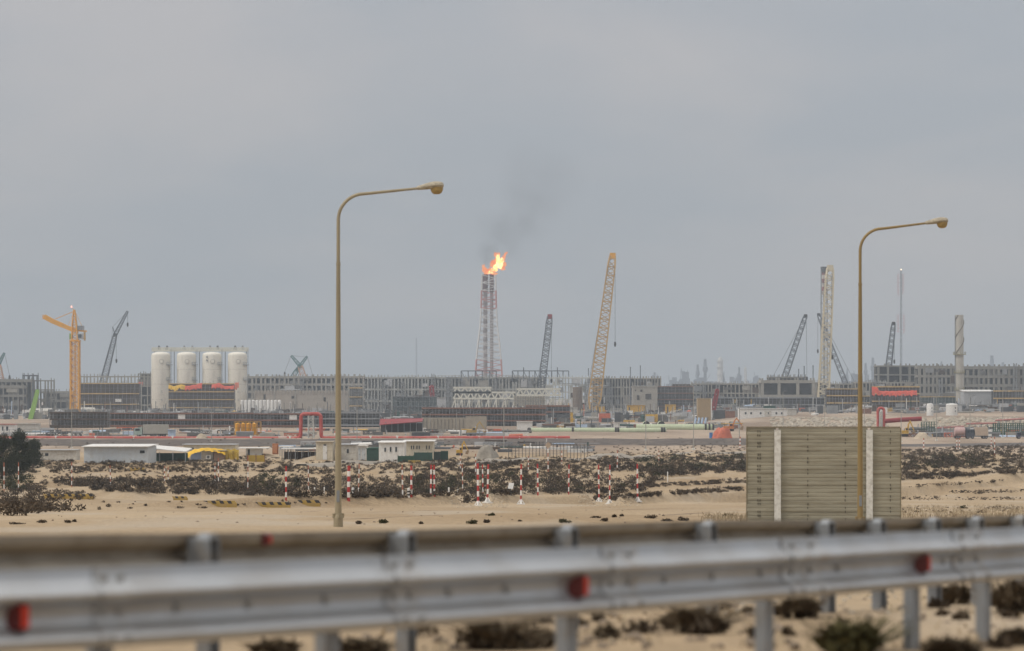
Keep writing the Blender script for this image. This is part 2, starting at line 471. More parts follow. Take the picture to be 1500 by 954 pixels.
# ------------------------------------------------------------------ guardrails
def spline(pts, n=14):
    pts = [Vector(p) for p in pts]; out = []
    for i in range(len(pts) - 1):
        p0, p1, p2, p3 = pts[max(i - 1, 0)], pts[i], pts[i + 1], pts[min(i + 2, len(pts) - 1)]
        for k in range(n):
            t = k / n
            out.append(0.5 * ((2 * p1) + (p2 - p0) * t + (2 * p0 - 5 * p1 + 4 * p2 - p3) * t * t + (3 * p1 - p0 - 3 * p2 + p3) * t ** 3))
    out.append(pts[-1]); return out


# W section: (towards traffic, height) measured from the upper ridge
WSEC = [(-.080, .092), (-.078, .072), (-.075, .050), (-.067, .037), (-.050, .025), (-.025, .014), (-.008, .006), (0, -.004), (-.002, -.014), (-.014, -.026),
        (-.038, -.038), (-.060, -.050), (-.073, -.064), (-.077, -.080), (-.077, -.098), (-.072, -.114), (-.055, -.128), (-.030, -.142), (-.010, -.155), (-.001, -.168),
        (-.003, -.182), (-.014, -.193), (-.040, -.203), (-.068, -.208)]
WSEC = [(t, z if z > 0 else z * 1.08) for t, z in WSEC]


def rail_mesh(path, flip):
    mb = MB(); k = len(WSEC); nrm = []
    for i, p in enumerate(path):
        a = path[min(i + 1, len(path) - 1)] - path[max(i - 1, 0)]; a.z = 0; a.normalize()
        nn = Vector((a.y, -a.x, 0)) * (-1 if flip else 1); nrm.append(nn)
    vs = []
    for th in (0, -0.004):
        for p, nn in zip(path, nrm):
            for (t, z) in WSEC: vs.append(p + nn * (t + th) + Vector((0, 0, z)))
    N = len(path) * k; fs = []
    for i in range(len(path) - 1):
        for j in range(k - 1):
            q = (i * k + j, i * k + j + 1, (i + 1) * k + j + 1, (i + 1) * k + j)
            fs.append(q); fs.append(tuple(N + a for a in reversed(q)))
        for j in (0, k - 1):
            fs.append((i * k + j, (i + 1) * k + j, N + (i + 1) * k + j, N + i * k + j))
    mb.add(vs, fs)
    return mb, nrm


def at_px(path, x):
    """index and point of the rail crossing an azimuth"""
    best = min(range(len(path)), key=lambda i: abs(path[i].x / path[i].y * F + CX - x) if path[i].y > 1 else 1e9)
    return best, path[best]


def road_strip():
    c = spline([Vector(p) for p in NEAR], 8); V = []; Q = []
    k = 9
    for i, p in enumerate(c):
        a = c[min(i + 1, len(c) - 1)] - c[max(i - 1, 0)]; a.z = 0; a.normalize(); nn = Vector((a.y, -a.x, 0))
        for j in range(k):
            q = p + nn * (0.7 + 8.6 * j / (k - 1)); V.append((q.x, q.y, float(gz(q.x, q.y)) + (0.05 if 0 < j < k - 1 else -0.15)))
    for i in range(len(c) - 1):
        for j in range(k - 1): Q.append((i * k + j, (i + 1) * k + j, (i + 1) * k + j + 1, i * k + j + 1))
    np_mesh('road', V, Q, ASPH, 'structure')


def guardrail(label, pts, flip, post_px, refl_px, railmat, bolt_px, lap_px=()):
    root = thing('guardrail', label, 'guardrail', (pts[3][0], pts[3][1], float(gz(pts[3][0], pts[3][1]))), 0, 'median guardrails')
    off = Vector(root.location)
    path = spline(pts, 40)
    mb, nrm = rail_mesh([p - off for p in path], flip)
    rail = mb.build('rail', railmat, root, True)
    for x in bolt_px:
        bm_ = MB()
        i, p = at_px(path, x); nn = nrm[i]
        c = p - off + nn * (-0.081) + Vector((0, 0, -0.088)); bm_.bar(c, c + nn * 0.016, 0.030, n=8)
        bm_.build('bolt', BOLT, rail)
    for x in post_px:
        i, p = at_px(path, x); nn = nrm[i]; a = Vector((-nn.y, nn.x, 0))
        g = float(gz(p.x, p.y)) - 0.25
        pm = MB(); w, dp, t = (0.12, 0.07, 0.010) if flip else (0.088, 0.055, 0.010)
        c0 = p - off + nn * (-0.080 - 0.062)
        zt = (p.z - off.z) + (0.062 if flip else 0.055); zb = g - off.z
        ang = math.atan2(a.y, a.x)
        hz = (zt - zb); zc = (zt + zb) / 2
        # C-channel: web facing the rail, two flanges
        pm.box((c0.x, c0.y, zc), (w, t, hz), ang)
        for s_ in (-1, 1):
            c = c0 - nn * (dp / 2 + t / 2) + a * s_ * (w / 2 - t / 2)
            pm.box((c.x, c.y, zc), (t, dp, hz), ang)
        po = pm.build('post', POSTM, root)
        bb = MB(); c = c0 + nn * 0.031
        bb.box((c.x, c.y, (p.z - off.z) - 0.06), (w * .93, 0.048, 0.26), ang)
        bb.build('spacer_block', POSTM, po)
        if flip:
            cb = MB(); a2 = [c0 + a * (w / 2) * math.cos(q * math.pi / 8) + Vector((0, 0, 0)) for q in range(9)]
            for dy in (0, 1):
                pass
            vs = [(c0 + a * (w / 2 * math.cos(q * math.pi / 8)) - nn * (dp * dy)) + Vector((0, 0, zt - c0.z + .035 * math.sin(q * math.pi / 8))) for dy in (0, 1) for q in range(9)]
            cb.add(vs, [tuple(range(9)), tuple(range(17, 8, -1))] + [(q, 9 + q, 10 + q, q + 1) for q in range(8)]); cb.build('rounded_cap', POSTM, po)
    for x in lap_px:
        i, p = at_px(path, x); lo, hi = max(0, i - 2), min(len(path), i + 3)
        sb, _ = rail_mesh([path[k] - off + nrm[k] * .007 for k in range(lo, hi)], flip)
        lap = sb.build('lap_joint', GALV_RUST, rail, True)
        for k in (lo + 1, hi - 2):
            for z, t_ in ((.05, -.075), (-.088, -.077), (-.185, -.004)):
                b_ = MB(); c = path[k] - off + nrm[k] * (t_ + .006) + Vector((0, 0, z)); b_.bar(c, c + nrm[k] * .014, .028, n=8); b_.build('bolt', BOLT, rail)
    for x in refl_px:
        i, p = at_px(path, x); nn = nrm[i]; a = Vector((-nn.y, nn.x, 0))
        if a.x < 0: a = -a
        c = p - off + nn * (-0.082) + Vector((0, 0, -0.085))
        if flip: nn = -nn; c = p - off + nn * 0.085 + Vector((0, 0, 0.055))
        rb = MB()
        # wedge: trapezoid red face turned to oncoming traffic, dark sloping back
        o_ = 0.080; h0, h1 = 0.072, 0.042
        if flip: o_, h0, h1 = 0.03, 0.035, 0.022
        fr = [c + Vector((0, 0, -h0)), c + nn * o_ + Vector((0, 0, -h1)), c + nn * o_ + Vector((0, 0, h1)), c + Vector((0, 0, h0))]
        bk = [q - a * (0.055 if k in (0, 3) else 0.022) for k, q in enumerate(fr)]
        fr = [q + a * 0.012 for q in fr]
        rb.m = 0; rb.add(fr + bk, [(0, 1, 2, 3)])
        rb.add(fr + bk, [(1, 5, 6, 2)])
        rb.m = 1; rb.add(fr + bk, [(7, 6, 5, 4), (0, 4, 5, 1), (3, 2, 6, 7), (0, 3, 7, 4)])
        rb.build('reflector', [RED_REF, DRED], root)
    return root


NEAR = [(-8.5, 7.2, 13.25), (-4.5, 9.35, 13.245), (-1.96, 10.9, 13.232), (-.765, 11.9, 13.225), (.756, 13.75, 13.19), (3.13, 17.4, 13.10),
        (5.6, 21.6, 12.985), (9.5, 28.6, 12.80)]
FAR = [(-5.2, 8.4, 13.45), (-2.376, 13.2, 13.265), (-1.66, 14.9, 13.19), (-.69, 17.2, 13.10), (.361, 19.3, 13.035), (1.44, 21.3, 12.975), (2.55, 23.0, 12.91),
       (4.62, 26.1, 12.815), (8.5, 31.5, 12.65)]
road_strip()
guardrail('bright galvanised guardrail nearest the camera with red reflectors in its groove', NEAR, False,
          [-120, 172, 517, 876, 1156, 1379, 1480, 1565], [44, 862, 1362], GALV,
          [277, 380, 490, 680, 765, 995, 1062, 1130, 1245, 1400, 1450], [172, 602, 922, 1193, 1440])
guardrail('brown backed guardrail behind the bright one, grey posts in front', FAR, True,
          [-100, 257, 557, 802, 1008, 1186, 1260, 1341, 1409, 1470, 1522], [369], GALV_BROWN, [])

# ------------------------------------------------------------------ street lamps
def street_lamp(label, x, ybase, ytop, ytip, ysleeve, dx_arm, d, pm, sc=1.0):
    base = gp((x - CX) / F * d, d); s = F / d
    root = thing('street_lamp', label, 'street lamp', base, 0, 'street lamps beside the road')
    ht = (P(x, ytop, d).z - base.z); hs = P(x, ysleeve, d).z - base.z
    mb = MB(); mb.tube([(0, 0, -0.3), (0, 0, 0.5), (0, 0, hs)], [0.120 * sc, 0.117 * sc, 0.070 * sc], 16)
    pole = mb.build('pole', pm, root, True)
    fl = MB(); fl.lathe([(0.165 * sc, -0.1), (0.165 * sc, 0.30), (0.14 * sc, 0.42), (0.122 * sc, 0.44)], n=16)
    for k in range(4):
        a = k * math.pi / 2 + 0.4; fl.box((0.16 * sc * math.cos(a), 0.16 * sc * math.sin(a), 0.40), (0.09, 0.09, 0.16), a)
    fl.build('base_collar', pm, root, False)
    L = dx_arm / s; r = 0.90 * sc
    rise = (ytop - ytip) / s
    pts = [(0, 0, hs - 0.05), (0, 0, ht - r)]
    for k in range(1, 9):
        a = math.pi / 2 * k / 9
        pts.append((r * (1 - math.cos(a)), 0, ht - r + r * math.sin(a)))
    pts += [(r + 0.1, 0, ht + 0.01), (L, 0, ht + rise)]
    ab = MB(); ab.tube(pts, [0.062 * sc] * 2 + [0.058 * sc] * 8 + [0.055 * sc, 0.042 * sc], 12)
    ab.build('arm', pm, root, True)
    cl = MB(); cl.lathe([(0.082 * sc, hs - 0.06), (0.082 * sc, hs + 0.03)], n=14); cl.build('sleeve_ring', pm, pole, False)
    dr_ = MB(); dr_.box((0, -0.112 * sc, 1.1), (.11, .03, .42)); dr_.build('access_door', GREY, pole)
    # cobra-head: long body with a bulged end and a bowl below
    n = 12; hb = MB(); rings = []
    for (u, w, h, zc) in ((0, .05, .05, 0), (0.04, .085, .075, 0), (0.20, .11, .095, .015), (0.40, .16, .12, .04), (0.62, .20, .135, .06), (0.82, .20, .13, .06), (0.96, .14, .10, .05), (1.0, .05, .05, .04)):
        rings.append([Vector((L - 0.05 + u * 0.93 * sc, math.cos(2 * math.pi * k / n) * w * sc,
                              ht + rise + (zc + u * 0.05 + math.sin(2 * math.pi * k / n) * h * 1.08 * (1.0 if math.sin(2 * math.pi * k / n) > 0 else 0.75)) * sc)) for k in range(n)])
    vs = [v for rr in rings for v in rr]; fs = []
    for i in range(len(rings) - 1):
        for k in range(n): fs.append((i * n + k, i * n + (k + 1) % n, (i + 1) * n + (k + 1) % n, (i + 1) * n + k))
    fs += [tuple(range(n - 1, -1, -1)), tuple((len(rings) - 1) * n + k for k in range(n))]
    hb.add(vs, fs)
    head = hb.build('lamp_head', LAMPH, root, True)
    bw = MB()
    prof = [(0.215, 0.02), (0.205, -0.08), (0.165, -0.17), (0.10, -0.22), (0.02, -0.23)]
    cxl = L - 0.05 + 0.69 * sc
    vs = []
    for r_, z in prof:
        for k in range(16):
            a = 2 * math.pi * k / 16; vs.append((cxl + 1.05 * sc * r_ * math.cos(a), sc * 0.8 * r_ * math.sin(a), ht + rise + sc * (z + 0.02)))
    fs = []
    for i in range(len(prof) - 1):
        for k in range(16): fs.append((i * 16 + k, (i + 1) * 16 + k, (i + 1) * 16 + (k + 1) % 16, i * 16 + (k + 1) % 16))
    fs.append(tuple(range(16))); fs.append(tuple(4 * 16 + k for k in range(15, -1, -1)))
    bw.add(vs, fs); bw.build('lamp_bowl', BOWL, head, True)
    return root


street_lamp('tall pale ochre street lamp on the left standing in open sand', 495.5, 768, 284, 276, 386, 117, 102, LAMPP2, 1.04)
street_lamp('darker ochre street lamp on the right before the wooden screen', 1260, 765, 335, 327, 416, 97, 112, LAMPP, 0.97)

# ------------------------------------------------------------------ plank screen
def screen():
    d = 119.0; s = F / d
    b = gp((1206 - CX) / F * d, d)
    root = thing('plank_screen', 'large khaki screen of horizontal planks with two white posts', 'screen wall', b)
    X0, X1 = (1094 - 1206) / s, (1319 - 1206) / s
    zt = P(0, 627, d).z - b.z; zb = -0.4
    rnd = random.Random(3)
    edges = [X0, (1138.5 - 1206) / s, (1273 - 1206) / s, X1]
    for k in range(3):
        mb = MB(); a, c = edges[k] + (0.06 if k else 0), edges[k + 1] - (0.06 if k < 2 else 0)
        n = 27; h = (zt - zb) / n
        for i in range(n):
            z = zb + h * (i + 0.5); yo = rnd.uniform(-0.012, 0.012)
            # each plank is a shallow rounded board
            hh = h * 0.485; yo *= 1.6
            mb.add([(x, yy + yo, zz + z) for x in (a, c) for yy, zz in ((0.05, -hh), (-0.044, -hh), (-0.054, -hh * 0.7), (-0.058, hh * 0.3), (-0.052, hh), (0.05, hh))],
                   [(0, 1, 7, 6), (1, 2, 8, 7), (2, 3, 9, 8), (3, 4, 10, 9), (4, 5, 11, 10), (5, 0, 6, 11), (0, 5, 4, 3, 2, 1), (6, 7, 8, 9, 10, 11)])
        for xj in ((1110, 1113), (1183, 1238), (1304,))[k]:
            mb.m = 1
            xx = (xj - 1206) / s
            for i in range(n):
                if (i * 7 + int(xj)) % 3: mb.box((xx + rnd.uniform(-.01, .01), -0.062, zb + h * (i + 0.5) - h * 0.45), (0.03, 0.03, h * 0.55))
            mb.m = 0
        mb.build('plank_panel', [PLANK, mat('dark_joint', (0.07, 0.06, 0.045), 0.9)], root)
    cp = MB(); cp.box((0, 0, zt + 0.03), (X1 - X0, 0.16, 0.05)); cp.build('top_rail', mat('weathered_cap', (0.20, 0.17, 0.11), 0.9), root)
    eb = MB()
    for x in (X0 + 0.0, X1): eb.box((x, 0, (zt + zb) / 2), (0.05, 0.14, zt - zb))
    eb.build('edge_batten', mat('weathered_cap', (0.20, 0.17, 0.11), 0.9), root)
    for x in (1138.5, 1273):
        pm = MB(); xx = (x - 1206) / s
        for dx, dy, w, t in ((0, -0.17, 0.27, 0.05), (0, -0.09, 0.07, 0.14), (0, 0.12, 0.27, 0.05)):
            pm.box((xx + dx, dy, (zt - 0.08 + zb) / 2), (w, t, zt - 0.08 - zb))
        pm.build('post', CONC, root)


screen()

# ------------------------------------------------------------------ striped marker poles
FEET = [(-1, 0), (1, 0), (0, -1), (0, 1)]


def marker_pole(x, yt, yb, label, red=True, foot=False, thick=1.0, sign=False):
    g = G(x, yb); s = F / g.y; h = (yb - yt) / s
    root = thing('marker_pole', label, 'marker pole', g, random.Random(int(x * 7)).uniform(0, 1.5), 'striped marker poles across the scrub')
    root.rotation_euler = (random.Random(int(x)).uniform(-.02, .02), random.Random(int(x * 3)).uniform(-.025, .025), root.rotation_euler[2])
    mb = MB(); n = 7 if h > 2.5 else 5; r = (0.085 if red else 0.07) * thick * max(1.0, g.y / 420)
    zs = 0.35 if foot else -0.2
    for i in range(n):
        mb.m = 0 if (n - 1 - i) % 2 == 0 else 1
        z0 = zs + (h - zs) * i / n; z1 = zs + (h - zs) * (i + 1) / n
        mb.bar((0, 0, z0), (0, 0, z1), 2 * r, n=8)
    mb.build('shaft', [SR if red else SO, SW], root)
    if foot:
        f = MB(); f.lathe([(0.12, 0), (0.12, 0.4)], n=8)
        for a in range(4):
            c, s_ = math.cos(a * math.pi / 2), math.sin(a * math.pi / 2)
            f.bar((c * 0.36, s_ * 0.36, 0.02), (c * 0.05, s_ * 0.05, 0.50), 0.08)
        f.box((0, 0, 0.0), (0.72, 0.72, 0.12)); f.build('foot', SW, root)
    if sign:
        f = MB(); f.bar((0, -0.16, h - 0.1), (0, -0.10, h - 0.1), 1.0, n=16); f.build('round_sign', mat('tan_disc', (0.5, 0.38, 0.27), 0.7), root)
    return root


MP = [
    (6, 678, 721, 'faded striped pole at the extreme left edge before the dark tree', 0, 0),
    (27, 678, 720, 'faded striped pole second from the left edge, before the dark tree', 0, 0),
    (105, 677, 714, 'faded striped pole below the small grey cabin beside the dark tree', 0, 0),
    (162, 682, 714, 'faded striped pole behind the pale sand heap, below the long white shed', 0, 0),
    (241, 683, 707, 'left of two close striped poles below the dark green lean-to', 0, 0),
    (246.5, 684, 708, 'right of two close striped poles below the dark green lean-to', 0, 0),
    (315, 679, 708, 'shorter left pole of the two striped poles below the yellow tarp', 0, 0),
    (320, 671, 709, 'taller right pole of the two striped poles below the yellow tarp', 0, 0),
    (363, 668, 720, 'tall thin striped pole below the white kiosk with ochre panel', 0, 0),
    (419, 685, 735, 'bright red and white pole above the yellow striped barrier', 1, 0),
    (452, 682, 722, 'faded striped pole close left of the tall left street lamp', 0, 0),
    (510.5, 684, 735, 'thickest red and white pole, close right of the left street lamp', 1, 0, 1.7),
    (525, 680, 726, 'thin faded pole just right of the thickest red and white pole', 0, 0),
    (590, 683, 731, 'thin faded pole below the three windows of the white cabin', 0, 0),
    (602.5, 684, 730, 'bright red pole below the white cabin, right of a thin faded pole', 1, 0, 1.2),
    (631, 681, 727, 'left of two red topped poles below the dark green fence sheet', 1, 0),
    (636.5, 683, 729, 'right of two red topped poles below the dark green fence sheet', 1, 0),
    (674.5, 664, 690, 'short far striped pole left of the grey spoil heap', 0, 0),
    (678, 680, 720, 'mostly pale striped pole left of the first trench gap', 0, 0),
    (696.5, 666, 695, 'short far striped pole directly below the grey spoil heap', 0, 0),
    (700.5, 679, 741, 'frontmost red and white pole on a white foot in the first trench gap', 1, 1, 1.3),
    (707.5, 681, 726, 'footless middle pole of three red poles at the first trench gap', 1, 0),
    (714, 681, 737, 'right pole of three red poles at the first trench gap, on foot', 1, 1, 1.1),
    (763, 680, 739, 'lone red and white pole on a white foot right of the notice board', 1, 1),
    (774, 668, 690, 'short far pole before the left part of the mesh fence', 0, 0),
    (788, 680, 726, 'thick red pole without foot, behind the berm midway between both trench gaps', 1, 0, 1.3),
    (803, 652, 692, 'far striped pole carrying a round tan disc before the mesh fence', 0, 0, 1.2, True),
    (823, 661, 682, 'shortest far striped pole before the right half of the mesh fence', 0, 0),
    (833, 681, 725, 'red and white pole on the berm left of the second trench gap', 1, 0),
    (877.5, 681, 735, 'left of the two red and white poles in the second trench gap', 1, 1),
    (893, 681, 738, 'right of the two red and white poles in the second trench gap', 1, 1),
    (904, 660, 688, 'short far striped pole right of the mesh fence end', 0, 0),
    (934, 680, 735, 'rightmost bright red pole on a white foot, right of the second gap', 1, 1),
    (965, 660, 680, 'short pale pole far out on the open scrub right of the mesh fence', 0, 0),
    (1084, 640, 658, 'short striped pole close left of the plank screen', 0, 0, 1.4),
    (1353, 642, 661, 'lone striped pole at the road edge right of the plank screen', 0, 0, 1.2),
    (1401.5, 642, 660, 'left of two close striped poles in front of the tanker truck', 0, 0),
    (1405.5, 642, 660, 'right of two close striped poles in front of the tanker truck', 0, 0),
    (1452, 640, 656, 'shorter of two striped poles right of the dump truck', 0, 0),
    (1457, 640, 667, 'taller of two striped poles right of the dump truck', 0, 0),
]
for q in MP: marker_pole(q[0], q[1], q[2], q[3], bool(q[4]), bool(q[5]), q[6] if len(q) > 6 else 1.0, len(q) > 7)

for x, yt, yb, lab, blk in (
        (461, 715, 723, 'tiny white post left of the left street lamp, leftmost', 0), (475, 715, 724, 'tiny white post between the leftmost white post and street lamp', 0),
        (517, 716, 727, 'short black and white post beside the thickest red pole', 1), (598.5, 717, 729, 'short black and white post beside the bright red pole under the cabin', 1),
        (657.5, 716, 725, 'tiny white post left of the first trench gap, left one', 0), (670.5, 716, 723, 'tiny white post left of the first trench gap, right one', 0),
        (978, 692, 707, 'thin grey marker post with pale top on open sand left of screen', 0)):
    g = G(x, yb); s = F / g.y; h = (yb - yt) / s; w = 0.16 if not blk else 0.24
    r = thing('marker_post', lab, 'marker post', g, 0, 'short white marker posts')
    mb = MB()
    for i in range(5):
        mb.m = i % 2 if blk else 0
        mb.bar((0, 0, h * i / 5 - (0.1 if i == 0 else 0)), (0, 0, h * (i + 1) / 5), w, n=8)
    mb.build('shaft', [SW, BLACK], r)
    mb = MB(); mb.lathe([(w * 0.55, h), (w * 0.5, h + 0.06), (w * 0.1, h + 0.1)], n=8); mb.build('cap', SW, r)

g = G(748, 727); r = thing('notice_board', 'small white notice board on one thin leg in the sand', 'sign', g)
mb = MB(); mb.add([(-0.30, 0, 0.75), (0.22, 0, 0.70), (0.36, 0.15, 1.28), (-0.16, 0.15, 1.33), (-0.30, 0.04, 0.75), (0.22, 0.04, 0.70), (0.36, 0.19, 1.28), (-0.16, 0.19, 1.33)],
                [(0, 1, 2, 3), (7, 6, 5, 4), (0, 4, 5, 1), (1, 5, 6, 2), (2, 6, 7, 3), (3, 7, 4, 0)]); mb.build('panel', WHITE, r)
mb = MB(); mb.bar((0.03, 0.12, -0.2), (0.03, 0.12, 1.0), 0.07); mb.build('leg', GREY, r)

for x0, x1, y, lab in ((140, 211, 732, 'yellow and black striped barrier in front of the sand heap'),
                       (190, 211, 691, 'small plain yellow barrier on the scrub left of the striped pole pair'),
                       (254, 275, 733, 'short yellow barrier stub left of the long striped barriers'),
                       (298, 350, 734, 'left of two long yellow striped barriers along the sand edge'),
                       (372, 429, 734, 'yellow striped barrier behind the bright red and white pole'),
                       (434, 471, 733, 'yellow and black striped barrier nearest the left street lamp'),
                       (200, 209, 731, None), (599, 617, 679, 'small yellow barrier below the green fenced cabin'),):
    if not lab: continue
    a, b = G(x0, y), G(x1, y); s = F / a.y
    L = (x1 - x0) / F * a.y; r = thing('ground_barrier', lab, 'barrier', gp((a.x + b.x) / 2, a.y), 0, 'yellow striped ground barriers')
    mb = MB(); h = 0.50; n = max(2, int(L / 0.34))
    for i in range(n):
        mb.m = i % 2 if 'striped' in lab else 0
        xa = -L / 2 + L * i / n; xb = -L / 2 + L * (i + 1) / n; sk = 0.18
        mb.add([(xa - sk, -0.15, h), (xb - sk, -0.15, h), (xb, -0.2, h * 0.45), (xa, -0.2, h * 0.45), (xa - sk, 0.15, h), (xb - sk, 0.15, h), (xb, 0.2, h * 0.45), (xa, 0.2, h * 0.45)],
               [(3, 2, 1, 0), (0, 1, 5, 4), (4, 5, 6, 7), (2, 3, 7, 6), (0, 4, 7, 3), (1, 2, 6, 5)])
    mb.build('striped_band', [SY, BLACK], r)
    mb = MB(); mb.box((0, 0, 0.06), (L, 0.42, 0.38)); mb.build('base', SY, r)


# ------------------------------------------------------------------ cabins and yard in the middle distance
def site(name, label, cat, x0, x1, yb, d=None, group=None, rz=0):
    """Empty on the ground under the image column range; returns root, scale, half width, height function"""
    xm = (x0 + x1) / 2
    if d is None: d = G(xm, yb).y
    X = (xm - CX) / F * d
    zg = min(float(gz(X, d)), H - (yb - HY) / F * d + 0.4)
    r = thing(name, label, cat, (X, d, zg), rz, group)
    s = F / d
    return r, s, (x1 - x0) / s / 2, (lambda y: H - (y - HY) / s - zg)


def cabin(label, x0, x1, yt, yb, wall, roofm, depth=6.0, d=None, doors=(), windows=(), over=0.15, pitch=0.0, ac=False, name='site_cabin', cat='cabin', group='site cabins in the yard', ribs=True):
    r, s, w, hz = site(name, label, cat, x0, x1, yb, d, group)
    h = hz(yt); mb = MB(); mb.box((0, depth / 2, h / 2 - 0.4), (2 * w, depth, h + 0.8))
    if ribs:
        n = max(3, int(2 * w / 0.9))
        for i in range(n): mb.box((-w + 2 * w * (i + 0.5) / n, -0.015, h / 2), (0.12, 0.05, h * 0.94))
    wl = mb.build('wall', wall, r)
    rb = MB()
    rb.add([(-w - over, -over - 0.3, h + 0.01), (w + over, -over - 0.3, h + 0.01), (w + over, depth + over, h + 0.01 + pitch), (-w - over, depth + over, h + 0.01 + pitch),
            (-w - over, -over - 0.3, h + 0.17), (w + over, -over - 0.3, h + 0.17), (w + over, depth + over, h + 0.17 + pitch), (-w - over, depth + over, h + 0.17 + pitch)],
           [(0, 3, 2, 1), (4, 5, 6, 7), (0, 1, 5, 4), (1, 2, 6, 5), (2, 3, 7, 6), (3, 0, 4, 7)])
    rb.build('roof', roofm, r)
    for (a, b, m) in doors:
        db = MB(); xa, xb = (a - (x0 + x1) / 2) / s, (b - (x0 + x1) / 2) / s
        db.box(((xa + xb) / 2, -0.06, h * 0.42), (xb - xa, 0.08, h * 0.84)); do = db.build('door', m, r)
        hb = MB(); hb.box((xb - 0.15, -0.13, h * 0.4), (0.06, 0.06, 0.3)); hb.build('handle', DGREY, do)
    for (a, b, t, q) in windows:
        xa, xb = (a - (x0 + x1) / 2) / s, (b - (x0 + x1) / 2) / s; z1, z0 = hz(t), hz(q)
        wb = MB(); wb.box(((xa + xb) / 2, -0.05, (z0 + z1) / 2), (xb - xa + 0.2, 0.07, z1 - z0 + 0.2)); wo = wb.build('window', wall, r)
        gb = MB(); gb.box(((xa + xb) / 2, -0.09, (z0 + z1) / 2), (xb - xa, 0.03, z1 - z0)); gb.build('pane', GLASS, wo)
    if ac:
        ab = MB(); ab.box((ac, -0.45, h * 0.35), (1.0, 0.6, 0.8)); ab.m = 1; ab.bar((ac, -0.76, h * 0.35), (ac, -0.74, h * 0.35), 0.6, n=12)
        ab.build('air_conditioner', [WHITE, DGREY], r)
    return r, s, w, hz


cabin('small low grey cabin beside the dark tree', 51, 112, 660, 676, DIRTYW, LGREY, 5, windows=((66, 71, 664, 668),))
cabin('long pale blue-grey shed with overhanging white roof', 123, 216, 655, 677, BLUEW, WHITE, 14, over=0.4, pitch=0.2, windows=((205, 212, 660, 664),))
r, s, w, hz = site('lean_to', 'open lean-to with white roof and dark green sheeting beside the long shed', 'lean-to', 217, 275, 675)
rb = MB(); rb.add([(-w, -3, hz(657)), (w, -3, hz(662)), (w, 8, hz(661) + .3), (-w, 8, hz(656) + .3), (-w, -3, hz(657) + .15), (w, -3, hz(662) + .15), (w, 8, hz(661) + .45), (-w, 8, hz(656) + .45)],
                  [(0, 3, 2, 1), (4, 5, 6, 7), (0, 1, 5, 4), (1, 2, 6, 5), (2, 3, 7, 6), (3, 0, 4, 7)]); rb.build('roof', WHITE, r)
mb = MB(); mb.box((0.4, 0.2, hz(662) / 2 - 0.2), (2 * w - 0.8, 0.1, hz(662) - 0.1))
for i in range(9): mb.box((-w + 2 * w * (i + 0.5) / 9, 0.1, hz(662) / 2 - 0.2), (0.15, 0.1, hz(663)))
mb.build('green_sheeting', GREEND, r)
for x in (-w + .15, -w / 3, w / 3, w - .15):
    mb = MB(); mb.bar((x, -2.8, -0.5), (x, -2.8, hz(662) - 0.05), 0.16); mb.build('post', GREY, r)
cabin('cream cabin behind the yellow tarp', 268, 345, 652, 668, CREAM, LGREY, 7, windows=((274, 277, 656, 659), (280, 284, 656, 659)))
cabin('blue-grey box cabin under the left half of the yellow tarp', 279, 294, 660, 675, mat('slate_blue_wall', (0.15, 0.18, 0.24), 0.7), GREY, 3, ribs=False)
cabin('white box cabin with air conditioner under the yellow tarp', 295, 312, 660, 675, DIRTYW, GREY, 3, ac=0.3, ribs=False)
cabin('brown box cabin under the right half of the yellow tarp', 313, 332, 661, 675, mat('brown_wall', (0.25, 0.17, 0.12), 0.8), GREY, 3, ribs=False)


def cloth(name, label, cat, pts_top, drop, d, m, depth=2.0, seed=0, group=None, thick=0.06, wave=1.0):
    """draped sheet hung along an image-space top line with uneven lower edge; folds in depth"""
    rnd = random.Random(seed); s = F / d
    xm = (pts_top[0][0] + pts_top[-1][0]) / 2; X = (xm - CX) / s
    r = thing(name, label, cat, (X, d, float(gz(X, d))), 0, group); zg = r.location.z
    n = max(8, int((pts_top[-1][0] - pts_top[0][0]) / 1.2)); rows_ = 5
    vs = []
    xs = [p[0] for p in pts_top]; ys = [p[1] for p in pts_top]; dr = drop if isinstance(drop, (list, tuple)) else [drop] * len(xs)
    for k in (0, 1):
        for i in range(n + 1):
            x = xs[0] + (xs[-1] - xs[0]) * i / n
            y = float(np.interp(x, xs, ys)); q = float(np.interp(x, xs, dr)) * (1 + 0.25 * wave * math.sin(i * 1.3 + seed) * math.sin(i * 0.37))
            f = (0.25 * math.sin(i * 0.9 + seed) + 0.12 * math.sin(i * 2.3)) * wave
            for j in range(rows_ + 1):
                t = j / rows_
                vs.append(((x - xm) / s, -t * depth * 0.35 + f * t * 1.2 + k * thick - (0.4 if j > 0 else 0), H - (y + q * t - HY) / s - zg + 0.15 * wave * math.sin(i * 0.8 + j)))
    m_ = (n + 1) * (rows_ + 1); fs = []
    for i in range(n):
        for j in range(rows_):
            a = i * (rows_ + 1) + j; q = (a, a + 1, a + rows_ + 2, a + rows_ + 1); fs.append(q); fs.append(tuple(m_ + v for v in reversed(q)))
    mb = MB(); mb.add(vs, fs); mb.build('sheet', m, r, True)
    return r


